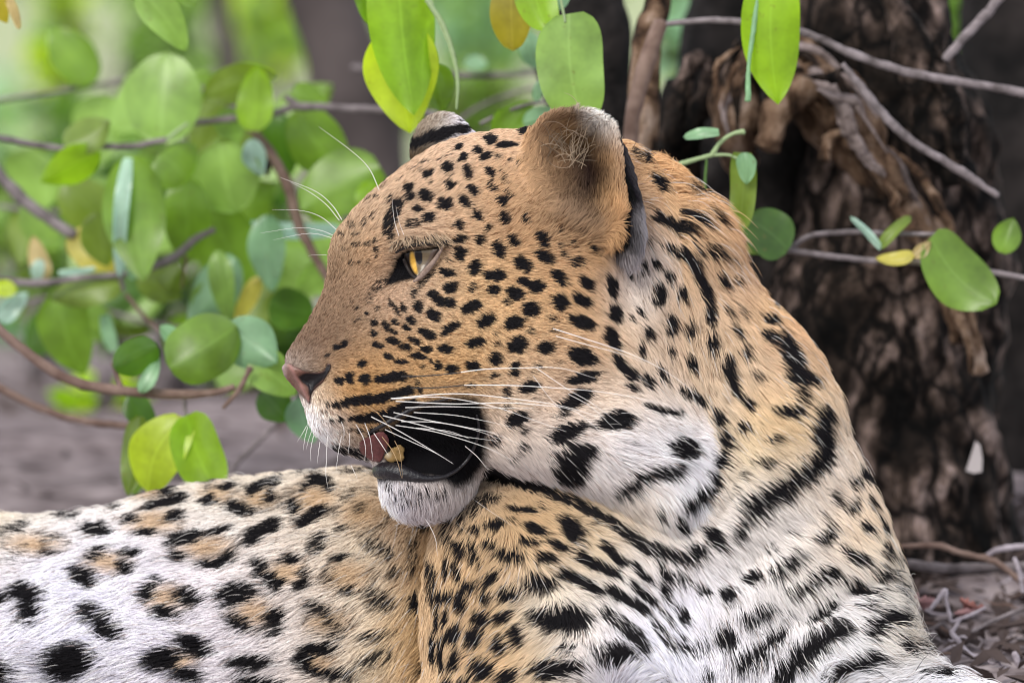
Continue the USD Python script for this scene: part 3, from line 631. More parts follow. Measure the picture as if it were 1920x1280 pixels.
# ears: a cup that opens towards the camera, its rolled back edge, and the far ear seen from behind
EAR = [(966, 306), (980, 264), (1002, 234), (1030, 212), (1065, 203), (1092, 203), (1122, 211), (1150, 232), (1160, 262), (1166, 300), (1170, 350), (1170, 400), (1160, 452), (1120, 462), (1070, 436), (1020, 396), (984, 350)]
ed = inset(EAR)
head0 = hf.copy()
rim = sample(field([(980, 264, -132), (1065, 205, -118), (1150, 235, -150), (1168, 350, -182), (1160, 450, -192), (1070, 440, -186), (985, 350, -168)]), XX, ZZ)[..., 0]
low = np.clip((ZZ - 268 - .9 * (XX - 985)) / 95, 0, 1)
low = low * low * (3 - 2 * low) * np.clip((1165 - XX) / 40, 0, 1)
rim = np.where(ins, rim * (1 - low) + (head0 - 7) * low, rim)
bowl = rim + 66 * (1 - low) * np.clip((ed - 5) / 62, 0, 1) ** 0.8 * np.clip((470 - ZZ) / 90, 0, 1) * np.clip((XX - 955) / 70, 0, 1)
ef = np.where(ed > 0, bowl, rim - 3 * ed)
eb = np.where(ed > 0, bowl + 20, rim + 3 * ed)
cut = (ed > 10) & (ZZ < 462)
hf = np.where(cut & ins, np.minimum(np.maximum(hf, bowl + 8), hb - 4), hf)
bf, bb, bd = solid([(1146, 240), (1166, 262), (1182, 296), (1194, 340), (1205, 392), (1208, 440), (1198, 480), (1178, 494), (1158, 470), (1156, 380), (1150, 300)], [(1180, 250, -128), (1180, 490, -150)], [(1180, 300, 26), (1190, 440, 34)], [(1180, 300, 20), (1190, 440, 28)], 2)
ff, fb, fd = solid([(768, 306), (769, 270), (781, 238), (802, 217), (827, 208), (850, 212), (870, 225), (886, 243), (900, 262), (910, 330), (900, 430), (850, 450), (800, 420), (775, 350)], [(780, 230, 150), (880, 230, 110), (830, 330, 60), (850, 420, 10)], [(830, 250, 36), (850, 400, 40)], [(830, 250, 60)], 3)

BODY = [(1110, 300), (1160, 262), (1206, 276), (1242, 302), (1290, 354), (1334, 389), (1370, 434), (1394, 486), (1444, 552), (1490, 597), (1529, 645), (1558, 696), (1583, 756), (1599, 815), (1628, 882), (1657, 943), (1673, 992), (1687, 1042), (1698, 1100), (1714, 1165), (1742, 1222), (1790, 1262), (1860, 1292), (1960, 1330), (1990, 1400), (1900, 1440), (1300, 1450), (760, 1450),
        (745, 1350), (786, 1265), (784, 1190), (786, 1100), (800, 1020), (822, 965), (860, 910), (930, 860), (1000, 700), (1050, 480)]
nf, nb, nd = solid(BODY,
    [(1150, 280, 50), (1300, 450, 80), (1500, 700, 80), (1600, 950, 60), (1700, 1200, 20), (1850, 1330, -40), (1300, 1000, 20), (900, 1000, -20), (900, 1250, -20), (1150, 1250, -40), (1500, 1250, 0)],
    [(1150, 280, 80), (1300, 450, 130), (1450, 650, 150), (1550, 800, 160), (1600, 1000, 160), (1400, 1050, 165), (1250, 800, 130), (900, 950, 110), (860, 1150, 140), (1000, 1100, 170), (1150, 1200, 210), (1400, 1250, 200), (1650, 1200, 190), (1850, 1330, 150)],
    [(1150, 280, 60), (1300, 450, 110), (1500, 700, 150), (1600, 1000, 160), (850, 1000, 90), (850, 1200, 130), (1150, 1200, 220), (1700, 1200, 150), (1850, 1320, 80)], 11)
nrel = (-26 * bump(1480, 830, 60, 90, 25) - 20 * bump(1250, 700, 60, 160) - 24 * bump(1130, 1245, 90, 60) + 22 * bump(1300, 1190, 40, 100, -35) - 18 * bump(1600, 1230, 110, 40, -20) + 14 * bump(1560, 1130, 100, 22, -25) - 14 * bump(1650, 1060, 40, 60)
        + 16 * bump(1390, 1060, 90, 30, -35) - 22 * bump(980, 1000, 110, 50, 12) + 10 * bump(1000, 1120, 80, 20, -25))
nf = np.where(nd > 0, np.minimum(nf + nrel * np.clip(nd / 30, 0, 1), nb - 6), nf)
FLANK = [(-900, 1150), (-520, 1010), (-300, 975), (-100, 962), (0, 958), (60, 962), (100, 958), (200, 944), (300, 914), (400, 898), (500, 885), (600, 874), (700, 872), (800, 885), (950, 930), (1080, 1050), (1120, 1250), (1100, 1460), (-520, 1460), (-900, 1400)]
kf, kb, kd = solid(FLANK, [(-400, 1100, 480), (300, 1100, 400), (700, 1000, 330), (1000, 1200, 250)], [(-400, 1150, 330), (300, 1150, 270), (700, 1150, 210), (1000, 1200, 180)], [(-400, 1150, 330), (300, 1150, 300), (700, 1150, 250), (1000, 1200, 200)], 12)
krel = -30 * bump(30, 1240, 90, 60) - 16 * bump(640, 1000, 120, 60, -15) + 12 * bump(430, 1060, 180, 20, -6) - 18 * bump(770, 1200, 30, 110)
kf = np.where(kd > 0, kf + krel * np.clip(kd / 40, 0, 1), kf)

SOLIDS = [(hf, hb), (ef, eb), (bf, bb), (ff, fb), (nf, nb), (kf, kb)]
R_HEAD, R_EAR, R_EARBACK, R_FAR, R_NECK, R_FLANK = range(6)


def slab(fr, bk):
    def nrm(a):
        gx_, gz_ = np.gradient(a, 6.0)
        return np.sqrt(1 + np.clip(gx_ ** 2 + gz_ ** 2, 0, 9)).astype(np.float32)
    n1, n2 = nrm(fr), nrm(bk)
    Y = YS.astype(np.float32)[None, None]
    return np.maximum((fr.astype(np.float32)[..., None] - Y) / n1[..., None], (Y - bk.astype(np.float32)[..., None]) / n2[..., None])


def smin(a, b, k):
    h = np.clip(0.5 + 0.5 * (b - a) / k, 0, 1)
    return b + (a - b) * h - k * h * (1 - h)


F = smin(slab(nf, nb), slab(kf, kb), 16)
KF = (9 + 24 * np.clip((XX - 1225) / 90, 0, 1) * np.clip((1005 - ZZ) / 80, 0, 1) + 14 * np.clip((XX - 1180) / 60, 0, 1) + 26 * np.clip((XX - 790) / 50, 0, 1) * np.clip((905 - XX) / 25, 0, 1) * np.clip((ZZ - 915) / 25, 0, 1)).astype(np.float32)[..., None]
F = smin(F, slab(hf, hb), KF)
F = np.minimum(F, slab(bf, bb))
F = smin(F, slab(ff, fb), 8)
F = smin(F, slab(ef, eb), 10)
F[[0, -1]] = 5
F[:, [0, -1]] = 5
F[:, :, [0, -1]] = 5


def surface_nets(F):
    s = F < 0
    c = sum(s[i:s.shape[0] - 1 + i, j:s.shape[1] - 1 + j, k:s.shape[2] - 1 + k].astype(np.int8) for i in (0, 1) for j in (0, 1) for k in (0, 1))
    act = (c > 0) & (c < 8)
    I, J, Kk = np.nonzero(act)
    idx = np.full(act.shape, -1, np.int32)
    idx[I, J, Kk] = np.arange(len(I))
    acc, cnt = np.zeros((len(I), 3)), np.zeros(len(I))
    cs = [(i, j, k) for i in (0, 1) for j in (0, 1) for k in (0, 1)]
    val = {q: F[I + q[0], J + q[1], Kk + q[2]] for q in cs}
    for q in cs:
        for ax in range(3):
            if q[ax] == 0:
                q2 = tuple(q[m] + (m == ax) for m in range(3))
                a, b = val[q], val[q2]
                m = (a < 0) != (b < 0)
                t = np.where(m, a / np.where(m, a - b, 1), 0)
                p = np.zeros((len(I), 3)) + q
                p[:, ax] += t
                acc += p * m[:, None]
                cnt += m
    v = acc / cnt[:, None] + np.stack([I, J, Kk], 1)
    faces = []
    for ax in range(3):
        a = np.swapaxes(s, 0, ax)
        ch = np.swapaxes(a[:-1] != a[1:], 0, ax)
        i, j, k = np.nonzero(ch)
        o = [(1, 2), (2, 0), (0, 1)][ax]
        p = np.stack([i, j, k], 1)
        ok = (p[:, o[0]] > 0) & (p[:, o[1]] > 0) & (p[:, o[0]] < s.shape[o[0]] - 1) & (p[:, o[1]] < s.shape[o[1]] - 1)
        p = p[ok]
        inside = s[p[:, 0], p[:, 1], p[:, 2]]

        def at(d0, d1):
            q = p.copy()
            q[:, o[0]] += d0
            q[:, o[1]] += d1
            return idx[q[:, 0], q[:, 1], q[:, 2]]
        quad = np.stack([at(-1, -1), at(0, -1), at(0, 0), at(-1, 0)], 1)
        quad[~inside] = quad[~inside][:, ::-1]
        faces.append(quad)
    return v, np.vstack(faces)


sv, sq = surface_nets(F)
del F
pv = np.stack([XS[0] + 6 * sv[:, 0], ZS[0] + 6 * sv[:, 1], YS[0] + 8 * sv[:, 2]], 1)
e = np.vstack([sq[:, [0, 1]], sq[:, [1, 2]], sq[:, [2, 3]], sq[:, [3, 0]]])
adj = sparse.coo_matrix((np.ones(2 * len(e)), (np.r_[e[:, 0], e[:, 1]], np.r_[e[:, 1], e[:, 0]])), (len(pv), len(pv))).tocsr()
adj.data[:] = 1
adj = sparse.diags(1 / np.maximum(np.asarray(adj.sum(1)).ravel(), 1)) @ adj
for _ in range(4):
    pv = pv + 0.5 * (adj @ pv - pv)
    pv = pv - 0.52 * (adj @ pv - pv)
wv = W(pv[:, 0], pv[:, 1], pv[:, 2] * S)
# triangles wound outwards, keep only the largest piece
tri = np.vstack([sq[:, [0, 1, 2]], sq[:, [0, 2, 3]]])
body = trimesh.Trimesh(wv, tri, process=False)
lab = sparse.csgraph.connected_components(adj, directed=False)[1]
keep = lab == np.bincount(lab).argmax()
remap = np.cumsum(keep) - 1
pv, wv = pv[keep], wv[keep]
tri = remap[tri[keep[tri[:, 0]]]]
nv_ = np.zeros_like(wv)
fn = np.cross(wv[tri[:, 1]] - wv[tri[:, 0]], wv[tri[:, 2]] - wv[tri[:, 0]])
vol = (wv[tri[:, 0]] * fn).sum()
if vol < 0:
    tri, fn = tri[:, ::-1], -fn
for k in range(3):
    np.add.at(nv_, tri[:, k], fn)
nv_ /= np.linalg.norm(nv_, axis=1, keepdims=True) + 1e-20


def grid_at(a, x, z):
    return map_coordinates(a, np.stack([(np.asarray(x) - XS[0]) / 6, (np.asarray(z) - ZS[0]) / 6]), order=1, mode='nearest')


def region(x, z, y):
    fs = np.stack([np.maximum(grid_at(f, x, z) - y, y - grid_at(b, x, z)) for f, b in SOLIDS])
    fs[R_EAR] -= 4
    fs[R_EARBACK] -= 3
    return fs.argmin(0)


FRONT = np.min(np.stack([np.where(f < b, f, 9e9) for f, b in SOLIDS]), 0)
FRONT_HEAD = np.where(hf < hb, hf, 9e9)

# ------------------------------------------------------------------ coat: hair length, lie and colour at control points
# rows: x, z, length, lie dx, lie dz, colour R G B, with bluish sky light painted into the whites
C_HEAD = [
    (545, 650, 8, .5, -.9, 138, 112, 92), (600, 590, 9, .5, -.9, 146, 116, 90), (625, 520, 11, .5, -.85, 158, 126, 96), (640, 640, 9, .8, -.4, 150, 118, 90), (590, 660, 8, .6, -.7, 140, 112, 92), (650, 460, 10, .5, -.85, 186, 152, 116), (700, 390, 12, .6, -.8, 200, 166, 132), (690, 480, 9, .7, -.6, 196, 154, 110),
    (760, 340, 13, .75, -.5, 206, 170, 136), (850, 280, 14, .9, -.3, 214, 178, 146), (960, 250, 15, 1, -.15, 220, 180, 144), (760, 440, 18, .5, .3, 196, 162, 130), (820, 440, 16, .9, .15, 206, 168, 132), (850, 360, 14, .8, -.5, 212, 174, 136), (930, 340, 18, .8, -.6, 210, 166, 118), (930, 420, 18, .9, -.4, 206, 162, 116),
    (700, 600, 10, .8, -.2, 176, 142, 110), (730, 560, 9, .85, -.1, 188, 152, 122), (780, 560, 10, .9, .1, 200, 166, 134), (820, 620, 12, 1, .15, 208, 168, 122), (760, 650, 10, 1, .15, 200, 156, 104), (660, 690, 10, .95, .05, 184, 138, 86), (640, 740, 11, .9, .25, 196, 150, 94), (592, 750, 9, .5, .7, 226, 204, 178), (580, 775, 13, .3, .9, 250, 246, 246), (610, 815, 15, .35, .9, 246, 240, 236), (640, 835, 15, .4, .9, 214, 198, 180), (680, 800, 9, .7, .6, 186, 142, 88), (740, 720, 9, 1, .15, 196, 150, 92), (800, 735, 9, 1, .2, 196, 152, 96),
    (900, 640, 13, 1, .2, 214, 170, 114), (860, 700, 12, 1, .15, 212, 162, 98), (900, 720, 13, 1, .2, 206, 166, 118), (880, 520, 14, 1, .0, 212, 170, 118), (980, 560, 15, 1, .1, 214, 170, 116), (1000, 450, 18, .8, -.5, 200, 154, 104), (1060, 490, 18, .8, .2, 206, 160, 112), (1100, 430, 24, .6, -.7, 160, 126, 92), (1040, 420, 24, .6, -.8, 172, 136, 98), (1130, 480, 20, .7, .4, 190, 144, 92), (1100, 560, 17, .95, .3, 214, 170, 120), (1130, 640, 18, .9, .35, 214, 174, 132), (1000, 660, 15, 1, .2, 214, 174, 130), (1060, 720, 18, 1, .25, 204, 170, 140), (960, 760, 15, 1, .15, 220, 194, 168), (960, 840, 22, .7, .6, 228, 212, 198), (940, 880, 30, .4, .9, 224, 212, 204), (1000, 880, 40, .4, .95, 226, 214, 206), (1060, 800, 24, 1, .3, 222, 204, 188),
    (1140, 760, 26, 1, .3, 226, 206, 186), (1150, 830, 34, 1, .2, 236, 228, 224), (1130, 900, 44, .6, .85, 230, 222, 216), (1200, 840, 36, 1, .1, 240, 234, 232), (1270, 800, 36, 1, .15, 240, 234, 230), (1330, 850, 42, .95, .35, 242, 238, 238), (1280, 920, 44, .75, .6, 242, 238, 238), (1220, 930, 44, .6, .8, 234, 222, 210), (1180, 960, 42, .5, .9, 228, 212, 192), (1260, 1000, 44, .5, .9, 236, 228, 220), (1340, 950, 46, .75, .6, 244, 242, 244),
    (1180, 480, 24, .3, .95, 214, 202, 196), (1190, 560, 26, .35, .9, 214, 200, 188), (1200, 660, 30, .4, .9, 212, 186, 160), (1250, 560, 36, .35, .95, 210, 180, 152), (1290, 660, 38, .35, .95, 208, 174, 142), (1250, 740, 36, .6, .7, 216, 200, 186), (1320, 720, 38, .5, .8, 212, 182, 150), (1250, 400, 36, .5, .5, 218, 176, 130), (1300, 480, 38, .45, .8, 214, 178, 142), (1210, 330, 34, .8, -.3, 222, 172, 116),
    (740, 900, 16, .1, 1, 216, 210, 210), (722, 940, 28, -.1, 1, 250, 250, 252), (712, 915, 24, -.2, 1, 250, 250, 252), (730, 965, 32, 0, 1, 250, 250, 252), (760, 970, 36, .05, 1, 226, 220, 222), (800, 940, 30, .2, 1, 206, 196, 194), (850, 930, 30, .3, .95, 208, 198, 192), (880, 905, 24, .5, .85, 196, 184, 176)]
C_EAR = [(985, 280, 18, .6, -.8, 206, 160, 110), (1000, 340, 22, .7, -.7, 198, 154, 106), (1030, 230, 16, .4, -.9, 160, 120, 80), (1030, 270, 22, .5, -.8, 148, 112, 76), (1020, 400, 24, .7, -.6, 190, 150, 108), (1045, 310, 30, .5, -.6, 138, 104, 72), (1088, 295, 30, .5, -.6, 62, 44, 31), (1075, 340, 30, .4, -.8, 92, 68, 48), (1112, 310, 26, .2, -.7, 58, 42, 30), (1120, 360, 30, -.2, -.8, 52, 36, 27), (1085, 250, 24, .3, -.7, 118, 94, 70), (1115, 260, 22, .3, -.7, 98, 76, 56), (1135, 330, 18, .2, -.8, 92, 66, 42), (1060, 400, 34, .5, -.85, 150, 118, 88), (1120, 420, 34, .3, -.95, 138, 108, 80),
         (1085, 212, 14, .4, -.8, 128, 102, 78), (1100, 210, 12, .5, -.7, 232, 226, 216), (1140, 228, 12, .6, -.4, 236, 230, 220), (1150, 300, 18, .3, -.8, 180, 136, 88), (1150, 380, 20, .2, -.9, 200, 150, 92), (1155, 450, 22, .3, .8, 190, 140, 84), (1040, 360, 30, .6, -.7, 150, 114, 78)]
C_EARBACK = [(1160, 280, 10, .3, .9, 40, 36, 40), (1180, 330, 14, .3, .95, 34, 32, 38), (1186, 400, 22, .25, .95, 36, 33, 38), (1220, 400, 24, .3, .95, 220, 212, 214), (1222, 440, 28, .2, 1, 222, 214, 216), (1190, 430, 28, .2, 1, 26, 24, 27), (1196, 370, 20, .2, 1, 40, 36, 40), (1180, 440, 26, .2, 1, 22, 20, 23), (1188, 462, 26, .2, 1, 28, 26, 28), (1190, 490, 34, .2, 1, 190, 180, 180), (1172, 400, 14, .2, 1, 24, 22, 26)]
C_FAR = [(775, 280, 14, .3, -.6, 120, 104, 88), (800, 240, 12, .4, -.6, 160, 142, 122), (830, 215, 10, .5, -.4, 168, 154, 138), (862, 224, 12, .6, .1, 236, 232, 238), (876, 232, 12, .6, .1, 240, 236, 242), (848, 226, 12, .6, .1, 214, 206, 206), (885, 248, 14, .6, .3, 226, 222, 230), (880, 275, 14, .5, .2, 36, 32, 34), (820, 280, 14, .5, .2, 30, 28, 28), (830, 240, 12, .6, 0, 186, 176, 166)]
C_NECK = [
    (1200, 290, 34, .85, -.4, 226, 172, 112), (1250, 330, 38, .9, -.35, 226, 174, 114), (1320, 390, 40, .9, -.2, 222, 172, 118), (1280, 420, 38, .6, .4, 222, 178, 130), (1360, 470, 36, .8, .35, 214, 170, 126), (1400, 530, 34, .7, .5, 206, 166, 130), (1300, 560, 40, .4, .9, 212, 178, 144), (1350, 640, 40, .4, .92, 212, 180, 146), (1440, 570, 34, .8, .4, 222, 178, 126), (1490, 620, 36, .85, .35, 222, 176, 130), (1420, 680, 44, .6, .8, 216, 184, 150), (1540, 700, 40, .9, .4, 224, 190, 152), (1580, 780, 40, .9, .5, 224, 200, 172), (1420, 780, 46, .75, .6, 226, 192, 146), (1480, 810, 46, .85, .4, 224, 192, 146), (1400, 850, 44, .9, .3, 226, 204, 168),
    (1350, 760, 40, .6, .7, 216, 190, 160), (1390, 930, 46, .85, .5, 226, 216, 204), (1560, 860, 48, .8, .6, 226, 210, 194), (1480, 960, 54, .8, .6, 224, 216, 208), (1600, 900, 46, .8, .65, 226, 204, 180), (1640, 960, 44, .75, .7, 224, 198, 168), (1580, 1010, 48, .75, .7, 226, 204, 178), (1400, 1060, 56, .6, .8, 224, 218, 212), (1500, 1080, 56, .65, .75, 226, 218, 208), (1660, 1050, 46, .9, .2, 224, 210, 188), (1690, 1130, 48, .95, -.1, 228, 220, 206), (1600, 1120, 54, .85, .2, 226, 222, 218), (1690, 1190, 50, .9, -.3, 230, 214, 190), (1750, 1250, 60, .9, -.4, 232, 230, 230), (1600, 1200, 58, .5, .6, 226, 224, 220), (1500, 1200, 58, .3, .9, 226, 222, 220), (1350, 1150, 56, .35, .92, 226, 222, 222), (1350, 1250, 56, .1, 1, 226, 224, 226), (1280, 1120, 54, .5, .85, 228, 226, 232), (1200, 1200, 50, .5, .8, 228, 228, 236), (1250, 1050, 44, .6, .75, 222, 214, 208), (1550, 1270, 60, .4, -.6, 230, 230, 232), (1830, 1290, 60, .9, -.3, 232, 232, 236), (1450, 1270, 58, .1, .9, 228, 226, 228),
    (1150, 1180, 44, .4, .7, 226, 222, 224), (1120, 1280, 46, -.2, -.9, 228, 224, 224), (1160, 1270, 46, .3, -.8, 230, 228, 234), (1040, 1250, 40, -.8, .3, 222, 200, 168), (1060, 1110, 40, .8, .4, 224, 212, 194), (1000, 1130, 36, -.9, .2, 222, 206, 182), (960, 1150, 34, -.75, .5, 218, 186, 142), (900, 1100, 32, -.65, .75, 214, 176, 128), (880, 1180, 32, -.65, .75, 216, 180, 136), (960, 1240, 34, -.8, .5, 222, 186, 138), (840, 1260, 32, -.5, .85, 214, 178, 134), (820, 1120, 28, -.2, 1, 206, 170, 126), (850, 1030, 28, -.1, 1, 210, 172, 124), (900, 960, 26, -.3, .9, 206, 172, 130), (960, 940, 22, .6, .7, 206, 170, 126), (1000, 1010, 28, .85, .3, 210, 172, 124), (1060, 970, 26, .85, .45, 212, 178, 134), (1120, 1030, 32, .8, .55, 218, 196, 164), (930, 1030, 28, -.4, .8, 214, 178, 132), (880, 920, 26, .2, .95, 200, 180, 160), (1180, 1030, 36, .75, .6, 220, 208, 194)]
C_FLANK = [
    (-200, 1100, 46, -.95, .2, 232, 228, 232), (0, 970, 44, -.9, -.1, 222, 206, 180), (100, 980, 44, -.9, .05, 226, 218, 208), (100, 1060, 50, -.9, .25, 234, 232, 240), (60, 1180, 54, -.85, .45, 234, 232, 240), (20, 1260, 60, -.6, -.6, 234, 232, 238), (200, 1120, 52, -.97, .12, 236, 234, 244), (250, 1010, 48, -.95, .15, 234, 230, 232), (300, 920, 40, -.9, .2, 226, 214, 196), (300, 1200, 52, -1, .05, 236, 232, 240), (400, 1080, 48, -1, .08, 234, 226, 226), (420, 980, 44, -.95, .2, 230, 222, 212), (500, 900, 38, -.92, .25, 226, 212, 192), (600, 890, 36, -.92, .3, 226, 212, 194), (560, 1000, 42, -.95, .25, 228, 214, 198), (500, 1200, 48, -1, .1, 232, 224, 222), (620, 1080, 42, -.95, .3, 232, 216, 198), (640, 1180, 44, -.95, .25, 232, 216, 198), (690, 940, 36, -.85, .45, 230, 210, 184), (700, 1020, 38, -.85, .5, 230, 210, 182), (715, 1090, 44, -.85, .5, 228, 208, 180), (700, 1170, 46, -.85, .5, 228, 208, 180), (750, 1160, 46, -.75, .65, 208, 174, 128), (765, 1240, 46, -.6, .8, 208, 170, 118), (690, 1250, 46, -.9, .4, 222, 202, 172), (780, 1060, 36, -.4, .9, 200, 160, 112), (740, 980, 32, -.5, .8, 214, 180, 144)]
COAT = {R_HEAD: C_HEAD, R_EAR: C_EAR, R_EARBACK: C_EARBACK, R_FAR: C_FAR, R_NECK: C_NECK, R_FLANK: C_FLANK}


def pelt(rgb, s=0.80, g=1.0):
    """Hair colour: thick fur deepens the tone of its hairs by scattering between them, so single hairs are paler than the coat."""
    c = lin(rgb)
    y = c @ np.array([.3, .59, .11])
    warm = np.clip((c[0] - c[2]) / max(c[0], .01) / .6, 0, 1)
    return tuple(g * (y + s * (c - y)) * (1 + warm * np.array([-.012, -.004, -.03]) + (1 - warm) * np.array([.0, -.012, .02])))


COAT = {k: field([r[:5] + pelt(r[5:]) for r in v]) for k, v in COAT.items()}

